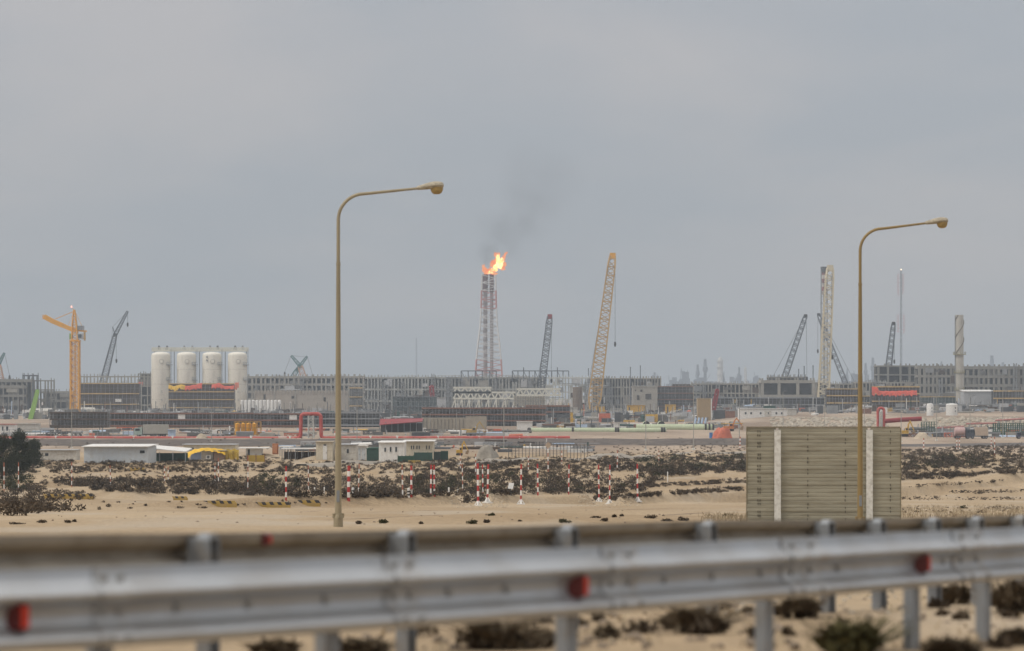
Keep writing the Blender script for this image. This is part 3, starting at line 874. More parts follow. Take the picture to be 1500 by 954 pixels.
dt = G(310, 675).y - 0.8
cloth('tarpaulin', 'bright yellow tarp slung over the box cabins', 'tarpaulin', [(274, 664), (282, 659), (300, 656), (318, 657), (331, 659)], [11, 6, 4, 5, 7], dt, TARP_Y, 3, 2, wave=.45)
cloth('tarpaulin', 'darker yellow mesh sheet hanging right of the box cabins', 'tarpaulin', [(331, 659), (340, 658), (350, 658.5)], [16, 16, 16], dt - 0.5, OCHRE, 0.5, 5)
cabin('white kiosk with wide flat canopy roof', 360, 383, 657, 668, WHITE, WHITE, 4, over=1.6, doors=((363, 366, DGREY),), name='kiosk', cat='kiosk', group=None, ribs=False)
r, s, w, hz = site('mesh_panel', 'ochre mesh panel fence standing before the white kiosk', 'fence', 362, 388, 677)
mb = MB(); mb.box((0, 0, hz(667) / 2), (2 * w, 0.12, hz(667))); mb.build('panel', OCHRE, r)
for x in (-w, 0, w):
    mb = MB(); mb.bar((x, -0.1, -0.4), (x, -0.1, hz(665)), 0.14); mb.build('post', RUST, r)
r, s, w, hz = site('storage_locker', 'upright rust orange locker right of the white kiosk', 'locker', 399, 407, 666)
mb = MB(); mb.box((0, 1, hz(650) / 2), (2 * w, 2, hz(650))); mb.build('body', mat('rust_orange', (0.36, 0.14, 0.06), 0.8, 0, 0.2, 1), r)
mb = MB(); mb.box((0, -0.05, hz(650) * .5), (1.4 * w, 0.08, hz(650) * .8)); mb.build('door', mat('rust_orange2', (0.45, 0.2, 0.1), 0.8), r)


def shelter(label, x0, x1, yt, yb, n, roofm, sh=True):
    r, s, w, hz = site('open_shelter', label, 'shelter', x0, x1, yb)
    mb = MB(); mb.box((0, 2.5, hz(yt) + 0.08), (2 * w, 6, 0.2)); mb.build('roof', roofm, r)
    for i in range(n):
        for y in (-0.2, 5.2):
            p = MB(); p.bar((-w + .2 + (2 * w - .4) * i / (n - 1), y, -0.5), (-w + .2 + (2 * w - .4) * i / (n - 1), y, hz(yt)), 0.16); p.build('post', GREY, r)
    if sh:
        b = MB(); b.box((0, 5.6, hz(yt) * 0.36), (2 * w * .96, 0.1, hz(yt) * .7)); b.build('back_panel', NET, r)


shelter('open shelter with thin white roof left of the cream cabin', 412, 463, 658, 674, 6, WHITE)
shelter('small low canopy with white roof right of the rust locker', 409, 428, 655, 668, 3, WHITE, False)
cabin('cream cabin with white door left of the tall street lamp', 463, 487, 648, 674, CREAM, BEIGE, 8, doors=((473, 479, WHITE),), windows=((474, 478, 651, 653),))
cabin('beige cabin with one blue window right of the lamp', 498, 522, 652, 674, DIRTYW, LGREY, 8, windows=((508, 511, 658, 664),))
cabin('white panelled cabin with double doors beside the green gate', 520, 537, 654, 674, WHITE, DIRTYW, 7, doors=((521, 528, BLUEW), (530, 535, BLUEW)))
r, s, w, hz = site('sheet_gate', 'dark green sheet gate between two white cabins', 'gate', 537, 555, 676)
mb = MB(); mb.box((0, 0.1, hz(657) / 2), (2 * w, 0.12, hz(657)));
for i in range(7): mb.box((-w + 2 * w * (i + .5) / 7, 0.02, hz(657) / 2), (0.12, 0.08, hz(657)))
mb.build('sheet', GREEND, r)
mb = MB(); mb.box((0, 0, hz(657)), (2 * w + .2, 0.2, 0.15)); mb.build('top_bar', GREENF, r)
cabin('white cabin with three narrow windows', 555, 592, 649, 676, WHITE, WHITE, 12, windows=((563, 565.5, 656, 662), (571, 573.5, 655, 662), (579, 581.5, 655, 662)), pitch=0.12)
cabin('cream cabin end with six narrow windows behind the green fence', 592, 634, 647, 674, CREAM, WHITE, 14, windows=((602, 603.6, 653, 658), (605, 606.6, 653, 658), (610, 611.6, 653, 658), (613.5, 615, 653, 658), (624, 625.6, 653, 658), (628, 629.6, 653, 658)), over=0.4)
for lab, x0, x1, yt, yb, m in (('dark green sheet fence before the cream cabin', 607, 633, 663, 676, GREEND), ('grey-green sheet fence right of the cream cabin', 634, 646, 662, 675, mat('grey_green_sheet', (0.075, 0.10, 0.10), 0.8, 0, .2, .5)),
                               ('dark green fence panel at the yard corner', 646.5, 656, 661, 675, GREEND), ('low green mesh fence below the white cabin', 583, 606, 668, 677, GREENF)):
    r, s, w, hz = site('sheet_fence', lab, 'fence', x0, x1, yb)
    mb = MB(); mb.box((0, 0, hz(yt) / 2), (2 * w, 0.1, hz(yt))); mb.build('sheet', m, r)
    for i in range(5):
        p = MB(); p.bar((-w + 2 * w * i / 4, -0.12, -0.4), (-w + 2 * w * i / 4, -0.12, hz(yt) + 0.15), 0.13); p.build('post', GREENF, r)
# wire fences of many posts
def wire_fence(label, x0, x1, yt, yb, n, m, netm=None, wires=4, th=0.12, d=None):
    r, s, w, hz = site('wire_fence', label, 'fence', x0, x1, yb, d)
    for i in range(n):
        p = MB(); x = -w + 2 * w * i / (n - 1)
        zz = float(gz(r.location.x + x, r.location.y)) - r.location.z
        p.bar((x, 0, zz - 0.4), (x, 0, zz + hz(yt)), th); p.build('post', m, r)
    p = MB()
    for k in range(wires):
        z = hz(yt) * (0.15 + 0.83 * k / max(1, wires - 1))
        p.bar((-w, -0.08, z), (w, -0.08, z), th * 0.45)
    p.build('wires', m, r)
    return r, s, w, hz


wire_fence('tall dark mesh fence of many posts right of the spoil heap', 745, 861, 648, 670, 24, DGREY, wires=9)
wire_fence('thin post fence running below the left red pipe', 6, 196, 629, 641, 26, GREY, wires=3, th=0.16)
wire_fence('green post fence in the right yard beside the yellow machine', 1350, 1372, 618, 634, 7, GREENF, wires=5, th=0.3)
wire_fence('green post fence in the right yard behind the dump truck, far right', 1455, 1500, 620, 638, 15, GREENF, wires=6, th=0.35)
wire_fence('thin post fence behind the trucks on the right road', 1372, 1412, 625, 642, 9, GREY, wires=3, th=0.16)

# ------------------------------------------------------------------ spoil heaps, rubble
def heap(label, x0, x1, yt, yb, m, seed, d=None, name='spoil_heap', cat='heap', group='heaps of spoil', part='pile', flat=.25):
    r, s, w, hz = site(name, label, cat, x0, x1, yb, d, group)
    h = hz(yt); n = 34; vs = []; fs = []
    gx = np.linspace(-1, 1, n)
    U, V = np.meshgrid(gx, gx)
    rr = np.sqrt(U * U + V * V)
    Z = h * (1 - ss(flat, 1.0, rr + .35 * vn(U * 1.7 + seed, V * 1.7, seed + 5)) * 1.12)
    Z = Z + h * 0.5 * vn(U * 4 + seed, V * 4, seed) * (1 - ss(0.6, 1, rr)) + h * 0.2 * vn(U * 10 + seed, V * 10, seed + 1)
    for a, b, c in zip(U.ravel(), V.ravel(), Z.ravel()): vs.append((a * w * 1.05, b * w * 0.8 + w * .8, c - 0.12 * h))
    for i in range(n - 1):
        for j in range(n - 1): fs.append((i * n + j, i * n + j + 1, (i + 1) * n + j + 1, (i + 1) * n + j))
    mb = MB(); mb.add(vs, fs); mb.build(part, m, r, True)


heap('grey spoil heap with pale crest right of the yellow digger arm', 690, 738, 652, 674, DIRT, 4)
SANDH = mat('pale_sand_pile', (0.48, 0.40, 0.30), 0.95, 0, 0.12, 0.5, 0.3)
heap('small pale sand heap behind the red pipe, right of the pale blue booth', 282, 305, 635, 642, SANDH, 9)
heap('tan spoil heap behind the right road below the yellow digger', 1337, 1368, 634, 643, SANDH, 12)


def rubble(name, x0, x1, y0, y1, n, size, seed, m=ROCKM):
    rnd = np.random.default_rng(seed); V = []; Q = []
    phi = (1 + 5 ** .5) / 2
    ico = np.array([(-1, phi, 0), (1, phi, 0), (-1, -phi, 0), (1, -phi, 0), (0, -1, phi), (0, 1, phi), (0, -1, -phi), (0, 1, -phi), (phi, 0, -1), (phi, 0, 1), (-phi, 0, -1), (-phi, 0, 1)]) / 1.9
    fi = np.array([(0, 11, 5), (0, 5, 1), (0, 1, 7), (0, 7, 10), (0, 10, 11), (1, 5, 9), (5, 11, 4), (11, 10, 2), (10, 7, 6), (7, 1, 8), (3, 9, 4), (3, 4, 2), (3, 2, 6), (3, 6, 8), (3, 8, 9), (4, 9, 5), (2, 4, 11), (6, 2, 10), (8, 6, 7), (9, 8, 1)])
    for i in range(n):
        g = G(rnd.uniform(x0, x1), rnd.uniform(y0, y1))
        k = size * rnd.uniform(0.4, 1.2)
        V.append(ico * rnd.uniform(0.6, 1.2, (12, 3)) * k * np.array([1.2, 1, .8]) + np.array(g) + (0, 0, 0.15 * k)); Q.append(fi + 12 * i)
    np_mesh(name, np.concatenate(V), np.concatenate(Q), m, 'stuff', False)


rubble('rubble', 1130, 1300, 613, 627, 420, 1.1, 5)
rubble('rubble', 1350, 1500, 613, 626, 380, 1.1, 6)
rubble('trench_gravel', 660, 745, 722, 744, 420, 0.10, 7, mat('trench_gravel_stone', (0.46, 0.38, 0.28), 0.95))
rubble('trench_gravel', 845, 940, 722, 742, 380, 0.10, 8, mat('trench_gravel_stone', (0.46, 0.38, 0.28), 0.95))
rubble('roadside_stones', 1000, 1330, 600 + 250, 900, 160, 0.03, 9)

# ------------------------------------------------------------------ pipes
def red_pipeline():
    d = 940.0; s = F / d
    def q(x, y, dy=0): return P(x, y, d + dy)
    r = thing('pipeline', 'long red pipeline across the yard with a raised square loop', 'pipeline', gp(-40, d))
    o = Vector(r.location)
    pts = [q(-60, 641.5), q(200, 642), q(434, 642.5)]
    def arc(cx_, cy_, a0, a1, rad=5):
        return [q(cx_ + rad * math.cos(R(a0 + (a1 - a0) * k / 6)), cy_ + rad * math.sin(R(a0 + (a1 - a0) * k / 6))) for k in range(7)]
    pts += arc(435.5, 637, 90, 0) + arc(446, 611.5, 180, 270) + arc(465, 611.5, 270, 360) + arc(475.5, 637, 180, 90) + [q(600, 642), q(720, 641.5), q(835, 641.5)]
    mb = MB(); mb.tube([p - o for p in pts], 0.60, 12); mb.build('pipe', REDP, r, True)
    for x0, x1 in ((408, 420), (798, 812)):
        mb = MB(); mb.tube([q(x0, 642) - o, q(x1, 642) - o], 0.63, 12); mb.build('pale_sleeve', mat('pale_pink_band', (0.5, 0.36, 0.31), .7), r, True)
    for x in (82, 140, 196, 253, 368, 425, 497, 543, 582, 642, 702, 761, 816):
        mb = MB(); p = q(x, 642) - o; zg = float(gz(p.x + o.x, d)) - o.z
        mb.lathe([(0.75, 0), (0.45, 0.8), (0.4, max(1.0, p.z - zg - 0.4))], (p.x, p.y, zg - 0.2), 8); mb.build('saddle', CONC, r)
    mb = MB(); a = q(455.5, 641) - o; b = q(455.5, 609) - o; a.z = float(gz(a.x + o.x, d)) - o.z
    mb.truss(a, b, 1.8, 1.5, 7, 0.22); mb.build('support_tower', CONCW, r)


red_pipeline()


def right_red():
    d = 1110.0
    r = thing('pipeline', 'deep red pipe with tall narrow loop behind the plank screen', 'pipeline', gp((1290 - CX) / F * d, d)); o = Vector(r.location)
    q = lambda x, y, dy=0: P(x, y, d + dy) - o
    def arc(cx_, cy_, a0, a1, rad=4):
        return [q(cx_ + rad * math.cos(R(a0 + (a1 - a0) * k / 6)), cy_ + rad * math.sin(R(a0 + (a1 - a0) * k / 6))) for k in range(7)]
    mb = MB(); mb.tube([q(1286, 640)] + arc(1290, 602, 180, 270) + arc(1291, 602, 270, 360) + [q(1295, 638)], 0.55, 12); mb.build('loop', REDP, r, True)
    mb = MB(); mb.tube([q(1296, 617, -2), q(1320, 615, -2), q(1350, 613.5, -2)], 0.9, 12); mb.build('pipe', REDD, r, True)
    mb = MB()
    for x in (1290.0,): mb.truss(q(x, 640), q(x, 603), 1.0, 0.9, 8, 0.2)
    mb.build('support_tower', CONCW, r)


right_red()
for lab, x0, y0, x1, y1, d in (('thin pinkish red pipe rising to the far right edge', 1458, 616, 1510, 613, 1150), ('thin pinkish red pipe above the dump truck', 1415, 621, 1460, 620, 1120), ('thin pinkish red pipe left of the tanker truck', 1372, 627, 1412, 625, 1090)):
    r = thing('pipe', lab, 'pipe', gp(((x0 + x1) / 2 - CX) / F * d, d), 0, 'thin red pipes in the right yard'); o = Vector(r.location)
    mb = MB(); mb.tube([P(x0, y0, d) - o, P(x1, y1, d) - o], 0.35, 8); mb.build('tube', mat('dusty_red', (0.42, 0.17, 0.15), .7), r, True)
    for k in range(5):
        p = P(x0 + (x1 - x0) * (k + .5) / 5, (y0 + y1) / 2, d) - o
        mb = MB(); mb.bar((p.x, p.y, -0.8), (p.x, p.y, p.z), 0.3); mb.build('stand', GREY, r)


def green_pipe(label, x0, x1, yc, rad_px, d, holes, mouths=()):
    s = F / d; r = thing('large_pipe', label, 'pipe', gp(((x0 + x1) / 2 - CX) / s, d), 0, 'pale green pipes laid on the site')
    o = Vector(r.location); mb = MB(); a, b = P(x0, yc, d) - o, P(x1, yc, d) - o
    rad = rad_px / s; mb.tube([a, b], rad, 20); mb.build('barrel', GREENP, r, True)
    for x in holes:
        c = P(x, yc, d) - o; h = MB(); h.tube([c - Vector((0.38, 0, 0)), c + Vector((0.38, 0, 0))], rad * 1.16, 20); h.build('coupling_ring', BLACK, r, True)
    for x in mouths:
        c = P(x, yc, d) - o; h = MB(); h.tube([c + Vector((-0.5, -.25, 0)), c + Vector((0.3, 0, 0))], rad * 1.05, 20); h.build('open_end', BLACK, r, True)
    for k in range(max(2, int((x1 - x0) / 40))):
        c = P(x0 + (x1 - x0) * (k + .5) / max(2, int((x1 - x0) / 40)), yc, d) - o
        h = MB(); h.box((c.x, c.y, (c.z - rad) / 2 - 0.2), (0.8, 2.2 * rad, max(0.3, c.z - rad + 0.5))); h.build('cradle', CONC, r)


green_pipe('long pale green pipe with black rings and dark open end', 776, 976, 631.2, 4.4, 1105, (839, 902, 905.5, 969.5, 973), (775.5,))
green_pipe('thicker pale green pipe overlapping behind, three black rings at its right end', 932, 1046, 626.8, 5.4, 1180, (1033.5, 1039, 1044.5))
for x, lab in ((947, 'left of two dark mouthed pipe ends above the pale green pipe'), (969, 'right of two dark mouthed pipe ends above the pale green pipe')):
    r, s, w, hz = site('pipe_end', lab, 'pipe', x - 5, x + 5, 626, 1230, 'pale green pipes laid on the site')
    mb = MB(); mb.tube([(0, 0, hz(622)), (0, 7, hz(622))], w, 18); mb.build('barrel', GREENP, r, True)
    mb = MB(); mb.tube([(0, -.3, hz(622)), (0, -.05, hz(622))], w * .97, 18); mb.build('open_end', BLACK, r)

# ------------------------------------------------------------------ vehicles and machines
def wheel(mb_parent, c, r, w):
    t = MB(); t.bar((c[0], c[1] - w / 2, c[2]), (c[0], c[1] + w / 2, c[2]), 2 * r, n=16); t.build('wheel', BLACK, mb_parent)
    h = MB(); h.bar((c[0], c[1] - w / 2 - 0.02, c[2]), (c[0], c[1] - w / 2 - 0.01, c[2]), r, n=12); h.build('hub', GREY, mb_parent.children[-1])


def truck(label, x0, x1, yt, yb, kind, cabm, bodym, cab_left=True, d=None):
    r, s, w, hz = site('truck', label, 'truck', x0, x1, yb, d, 'trucks on the site')
    L = 2 * w; h = hz(yt); dp = 2.5; sg = -1 if cab_left else 1
    ch = MB(); ch.box((0, dp / 2, 0.85), (L, 1.0, 0.3)); ch.build('chassis', DGREY, r)
    ca = L * 0.24; cx_ = sg * (L / 2 - ca / 2); ct = min(h * 0.95, 3.1)
    cb = MB(); cb.prism([(cx_ - sg * ca / 2, 0.7), (cx_ + sg * ca / 2, 0.7), (cx_ + sg * ca / 2, ct * 0.6), (cx_ + sg * ca * .38, ct), (cx_ - sg * ca / 2, ct)], 0, dp)
    cab = cb.build('cab', cabm, r)
    wd = MB(); wd.box((cx_ + sg * ca * .05, -0.02, ct * .78), (ca * .55, 0.05, ct * .24)); wd.box((cx_ + sg * ca * .46, dp / 2, ct * .78), (ca * .16, dp * .85, ct * .26)); wd.build('window', GLASS, cab)
    bl = L - ca - 0.3; bx = -sg * (L / 2 - bl / 2)
    bb = MB()
    if kind == 'box':
        bb.box((bx, dp / 2, (h + 1.0) / 2), (bl, dp, h - 1.0))
        for i in range(9): bb.box((bx - bl / 2 + bl * (i + .5) / 9, -0.04, (h + 1.0) / 2), (0.1, 0.1, h - 1.05))
    elif kind == 'tank':
        bb.tube([(bx - bl / 2, dp / 2, (h + 1.1) / 2), (bx - bl / 2 + .25, dp / 2, (h + 1.1) / 2), (bx + bl / 2 - .25, dp / 2, (h + 1.1) / 2), (bx + bl / 2, dp / 2, (h + 1.1) / 2)], [(h - 1.1) / 2 * .8, (h - 1.1) / 2, (h - 1.1) / 2, (h - 1.1) / 2 * .8], 16)
    else:
        bb.prism([(bx - bl / 2, 1.05), (bx + bl / 2, 1.05), (bx + bl / 2 + .2 * sg, h), (bx - bl / 2 - .2, h)], 0, dp)
        for i in range(7): bb.box((bx - bl / 2 + bl * (i + .5) / 7, -0.05, (h + 1.05) / 2), (0.12, 0.12, h - 1.1))
    bb.build({'box': 'cargo_box', 'tank': 'tank', 'dump': 'dump_body'}[kind], bodym, r, kind == 'tank')
    for k in (-.38, -.24, .36):
        for y in (0.2, dp - 0.2): wheel(r, (-sg * -k * L, y, 0.5), 0.5, 0.35)
    return r


truck('dusty white box truck with teal cab behind the red pipe', 196, 246, 622, 640, 'box', mat('dusty_teal_cab', (0.32, 0.40, 0.36), .7), mat('dusty_cargo_box', (0.40, 0.385, 0.34), .8, 0, .1, .5), True)
cabin('pale blue booth right of the white box truck', 246, 256, 630, 640.5, PBLUE, PBLUE, 2.5, name='booth', cat='booth', group=None, ribs=False)
dr = G(1420, 643).y
truck('tanker truck with pinkish tank on the right road', 1399, 1421, 626, 643, 'tank', mat('dark_cab', (.06, .07, .09), .6), mat('pinkish_tank', (.5, .34, .32), .6, 0, .15, .6), False)
truck('dump truck with dusty peach body following the tanker truck', 1421, 1448, 626, 643, 'dump', mat('dark_cab', (.06, .07, .09), .6), mat('peach_body', (.52, .42, .33), .7, 0, .1, .6), True)
truck('small dark truck at the far right edge of the right road', 1490, 1510, 633, 643, 'dump', mat('navy_cab', (.04, .05, .10), .6), DGREY, True)


def excavator(label, x0, x1, yt, yb, m, right=True, d=None, arm_up=1.0):
    r, s, w, hz = site('excavator', label, 'excavator', x0, x1, yb, d, 'excavators')
    h = hz(yt); sg = 1 if right else -1; L = 2 * w; bw = L * 0.5; bx = -sg * (w - bw / 2); cz = h * .18
    for y in (0.3, 2.7):
        t = MB(); hh = h * .16
        t.prism([(bx - bw * .5, hh * .4), (bx - bw * .4, 0), (bx + bw * .4, 0), (bx + bw * .5, hh * .4), (bx + bw * .5, hh * .7), (bx + bw * .42, hh), (bx - bw * .42, hh), (bx - bw * .5, hh * .7)], y - .3, y + .3); t.build('track', BLACK, r)
    b = MB(); b.prism([(bx - bw * .48, cz), (bx + bw * .48, cz), (bx + bw * .48, cz + h * .16), (bx - sg * bw * .05, cz + h * .2), (bx - bw * .48 if sg > 0 else bx + bw * .48, cz + h * .2)] if sg > 0 else
                     [(bx - bw * .48, cz), (bx + bw * .48, cz), (bx + bw * .48, cz + h * .2), (bx, cz + h * .2), (bx - bw * .48, cz + h * .16)], 0.4, 2.8); b.build('body', m, r)
    c = MB(); c.prism([(bx + sg * bw * .05, cz + h * .16), (bx + sg * bw * .42, cz + h * .16), (bx + sg * bw * .36, cz + h * .38), (bx + sg * bw * .05, cz + h * .38)], 0.3, 1.4); ca = c.build('cab', m, r)
    g = MB(); g.box((bx + sg * bw * .22, 0.27, cz + h * .28), (bw * .24, .04, h * .13)); g.build('window', GLASS, ca)
    e = Vector((sg * (w * .28), 1.6, h * .93)); a0 = Vector((bx + sg * bw * .4, 1.6, cz + h * .15)); kn = a0.lerp(e, .55) + Vector((-sg * .2, 0, h * .12))
    bo = MB(); bo.bar(a0, kn, h * .09); bo.bar(kn, e, h * .09, w2=h * .07); bo.build('boom', m, r)
    tip = Vector((sg * w * .80, 1.6, h * .38))
    st = MB(); st.bar(e + Vector((-sg * .2, 0, h * .06)), tip, h * .075, w2=h * .05); st.build('stick', m, r)
    bk = MB(); bk.prism([(tip.x, tip.z), (tip.x + sg * h * .09, tip.z - h * .05), (tip.x + sg * h * .02, tip.z - h * .3), (tip.x - sg * h * .17, tip.z - h * .26), (tip.x - sg * h * .12, tip.z - h * .12)], 1.0, 2.2); bk.build('bucket', mat('worn_bucket', (.25, .17, .09), .7), r)


excavator('tan yellow excavator with bent arm behind the red pipe', 683, 714, 617, 639, mat('tan_machine', (.42, .28, .08), .6, 0, .2, .8), True, 1005)
excavator('orange excavator left of the plank screen, above the orange tarp', 1060, 1091, 612, 632, EXC_OR, True)
excavator('small yellow excavator by the spoil heap behind the green fence', 668, 687, 646, 668, YEL, True)
excavator('yellow excavator in the right yard beside the red pipe', 1321, 1342, 616, 640, YEL, True)
heap('crumpled orange tarp over a load left of the plank screen', 1042, 1076, 627, 643, TARP_O, 21, None, 'tarpaulin', 'tarpaulin', None, 'sheet', .42)
r, s, w, hz = site('drum', 'blue drum beside the orange tarp', 'drum', 1039, 1044, 642)
mb = MB(); mb.lathe([(w, 0), (w * 1.06, .1), (w, .2), (w, hz(634)), (w * 1.06, hz(634) + .05), (w * .2, hz(634) + .07)], n=16); mb.build('barrel', BLUEC, r)
r, s, w, hz = site('tank_rack', 'yellow rack of upright tanks behind the red pipe', 'tank rack', 343, 381, 636, 1000)
for i in range(4):
    t = MB(); x = -w + 2 * w * (i + .5) / 4 * .85; t.lathe([(w * .17, .3), (w * .19, .5), (w * .19, hz(621)), (w * .1, hz(620)), (w * .03, hz(619.5))], (x, 2.5, 0), 14); t.build('tank', CR_OR, r)
t = MB()
for i in range(8):
    for y in (0.5, 4.5): t.bar((-w + 2 * w * i / 7, y, -.3), (-w + 2 * w * i / 7, y, hz(618)), .22)
for z in (.3, hz(627), hz(618)):
    for y in (0.5, 4.5): t.bar((-w, y, z), (w, y, z), .22)
t.build('frame', mat('rusty_yellow', (.40, .22, .05), .7), r)
r, s, w, hz = site('skip', 'grey skip container below the yellow tank rack', 'skip', 345, 371, 641, 960)
t = MB(); t.prism([(-w * .86, 0), (w * .86, 0), (w, hz(633)), (-w, hz(633))], 0, 3)
for i in range(9): t.box((-w * .8 + 1.6 * w * i / 8, -.05, hz(633) / 2), (.14, .12, hz(633) * .95))
t.build('body', GREY, r)
t = MB(); t.box((0, 1.5, hz(633) + .1), (2 * w * .98, 2.8, .15)); t.build('cover', LGREY, r)
cabin('white container on the site at the dark end of the green pipe', 757, 780, 618, 631, WHITE, WHITE, 3, d=1140, name='container', cat='container', group=None)
cabin('white container behind the green pipe couplings', 899, 918, 619, 632, WHITE, DIRTYW, 3, d=1240, name='container', cat='container', group=None)
r, s, w, hz = site('canopy', 'long deep red canopy roof behind the red pipeline', 'canopy', 556, 619, 632, 1080)
t = MB(); t.add([(-w, -2, hz(622)), (w, -2, hz(617)), (w, 6, hz(613)), (-w, 6, hz(614)), (-w, -2, hz(623)), (w, -2, hz(618)), (w, 6, hz(614)), (-w, 6, hz(615))], [(0, 1, 2, 3), (7, 6, 5, 4), (0, 4, 5, 1), (1, 5, 6, 2), (2, 6, 7, 3), (3, 7, 4, 0)]); t.build('roof', REDD, r)
for i in range(8):
    t = MB(); t.bar((-w + 2 * w * i / 7, 0, -.5), (-w + 2 * w * i / 7, 0, hz(618)), .25); t.build('post', GREY, r)
t = MB(); t.box((0, 5, hz(620) / 2), (2 * w * .97, .2, hz(620))); t.build('back_panel', SHADE, r)
for lab, x0, x1, yt, yb, m, d in (
        ('row of four pale blue barrels right of the thin light pole', 1016, 1035, 612, 621, PBLUE, None),):
    for k in range(4):
        r, s, w, hz = site('barrel', ['leftmost', 'second', 'third', 'rightmost'][k] + ' of four pale blue tilted barrels above the green pipe', 'barrel', x0 + k * 5, x0 + k * 5 + 4, 621, 1260, 'pale blue barrels')
        t = MB(); t.tube([(-.4, 0, .1), (.5, 0.5, hz(612))], w * .8, 12); t.build('drum', PBLUE, r)

# ------------------------------------------------------------------ thin light poles
for i, (x, yt, yb, d, lab) in enumerate((
        (105, 592, 660, 760, 'thin grey light pole above the small grey cabin'), (310, 598, 650, 860, 'thin grey light pole left of the yellow tank rack'),
        (523, 588, 655, 800, 'thin grey light pole close right of the left street lamp'), (738, 588, 660, 730, 'tan light pole above the spoil heap'),
        (946, 588, 660, 730, 'thin pole above the long green pipe, third from its right end'), (1016, 566, 660, 730, 'pale light pole right of the tan block end'),
        (1083, 582, 648, 880, 'thin pole at the orange excavator, left of the screen'), (1147, 575, 640, 1000, 'thin pole in front of the long white cabin'),
        (1208, 575, 640, 1000, 'thin pole right of the long white cabin, behind the screen'), (1266, 574, 640, 1000, 'thin pole with curved top just right of the right street lamp'),
        (1320, 580, 650, 860, 'thin pole at the right edge of the plank screen'), (1372, 580, 648, 880, 'thin pole between the two white tanks'),
        (1421, 582, 645, 930, 'thin pole between tanker truck and dump truck'), (1469, 575, 644, 940, 'thin pole in the right yard near the far right edge'),
        (630, 606, 632, 1100, 'short pale post left of the beige wall'), (669, 606, 632, 1100, 'short pale post at the middle of the beige wall'))):
    r, s, w, hz = site('light_pole', lab, 'light pole', x - 1, x + 1, yb, d, 'thin light poles over the site')
    t = MB(); t.bar((0, 0, -.5), (0, 0, hz(yt)), .26, n=8, w2=.15); t.build('pole', mat('thin_pole_grey', (.33, .32, .29), .6), r)
    t = MB(); t.tube([(0, 0, hz(yt)), (.3, 0, hz(yt) + .35), (1.0, -.2, hz(yt) + .5)], .09, 6); t.box((1.2, -.2, hz(yt) + .48), (.7, .3, .16)); t.build('light_arm', GREY, r)
    t = MB(); t.lathe([(.45, -.4), (.45, .35), (.2, .4)], n=8); t.build('footing', CONC, r)

# ------------------------------------------------------------------ plant buildings
def frame(label, x0, x1, yt, yb, d, floors, bays, depth, m, infill=None, name='frame_building', cat='building', cw=0.9, sl=0.9, open_top=0, seed=0, rows_=2, fill_p=0.0, group='unfinished frame buildings', top_stubs=True):
    r, s, w, hz = site(name, label, cat, x0, x1, yb, d, group)
    rnd = random.Random(seed + int(x0)); h = hz(yt); hf = h / floors
    f = MB()
    for i in range(bays + 1):
        x = -w + 2 * w * (i + (rnd.uniform(-.13, .13) if 0 < i < bays else 0)) / bays; cj = cw * rnd.uniform(.75, 1.25)
        for k in range(rows_):
            y = depth * k / max(1, rows_ - 1); hj = h - (rnd.uniform(.1, .5) * hf if (i not in (0, bays) and rnd.random() < .12 and bays > 5) else 0)
            f.box((x, y + cw / 2, hj / 2), (cj, cw, hj))
            if top_stubs and rnd.random() < .7:
                f.box((x, y + cw / 2, h + rnd.uniform(.2, .9)), (cw * .6, cw * .6, 2.0))
    for j in range(1, floors + 1):
        z = hf * j
        if j == floors and open_top:
            for k in range(rows_): f.box((0, depth * k / max(1, rows_ - 1) + cw / 2, z - sl / 2), (2 * w + cw * 1.1, cw * .9, sl * .96))
        else:
            f.box((0, depth / 2 + cw / 2, z - sl / 2), (2 * w + cw * 1.2, depth + cw * 1.2, sl * rnd.uniform(.85, 1.2)))
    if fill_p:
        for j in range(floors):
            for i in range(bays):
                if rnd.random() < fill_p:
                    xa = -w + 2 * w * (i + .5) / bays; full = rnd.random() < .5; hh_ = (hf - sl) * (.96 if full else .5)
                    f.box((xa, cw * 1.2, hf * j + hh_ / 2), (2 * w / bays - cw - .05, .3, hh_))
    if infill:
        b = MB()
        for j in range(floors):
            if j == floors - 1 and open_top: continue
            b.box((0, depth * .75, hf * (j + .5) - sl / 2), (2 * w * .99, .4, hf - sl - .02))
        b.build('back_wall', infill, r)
    if bays > 5 and fill_p:
        c = f                                      # cladding, shuttering and stair towers at different stages
        for q in range(int(bays * .7)):
            c.m = rnd.randrange(1, 6); j = rnd.randrange(floors); a_ = rnd.uniform(-w, w * .95); ww = rnd.uniform(.5, 2.6) * 2 * w / bays
            ww = min(ww, w - a_)
            c.box((a_ + ww / 2, -.25 - .02 * q, hf * (j + rnd.choice((.3, .45, .5)))), (ww, .25, hf * rnd.uniform(.25, .8)))
        for q in range(max(1, bays // 8)):
            a_ = rnd.uniform(-w * .9, w * .85); c.m = 2
            c.truss((a_, -2.2, 0), (a_, -2.2, h * rnd.uniform(.6, 1.1)), 2.2, 2.2, 10, .3)
        for q in range(bays // 5):
            c.m = rnd.choice((2, 4)); a_ = rnd.uniform(-w, w * .6); z = hf * rnd.randrange(1, floors + 1) + rnd.uniform(.2, 1.2); L = rnd.uniform(6, 20); L = min(L, w - a_)
            c.bar((a_, -1 - .1 * q, z), (a_ + L, -1 - .1 * q, z), rnd.uniform(.3, .8), n=6)
    f.build('frame', [m, CONCL, GREY, SHADE2, LGREY, NET], r)
    return r, s, w, hz


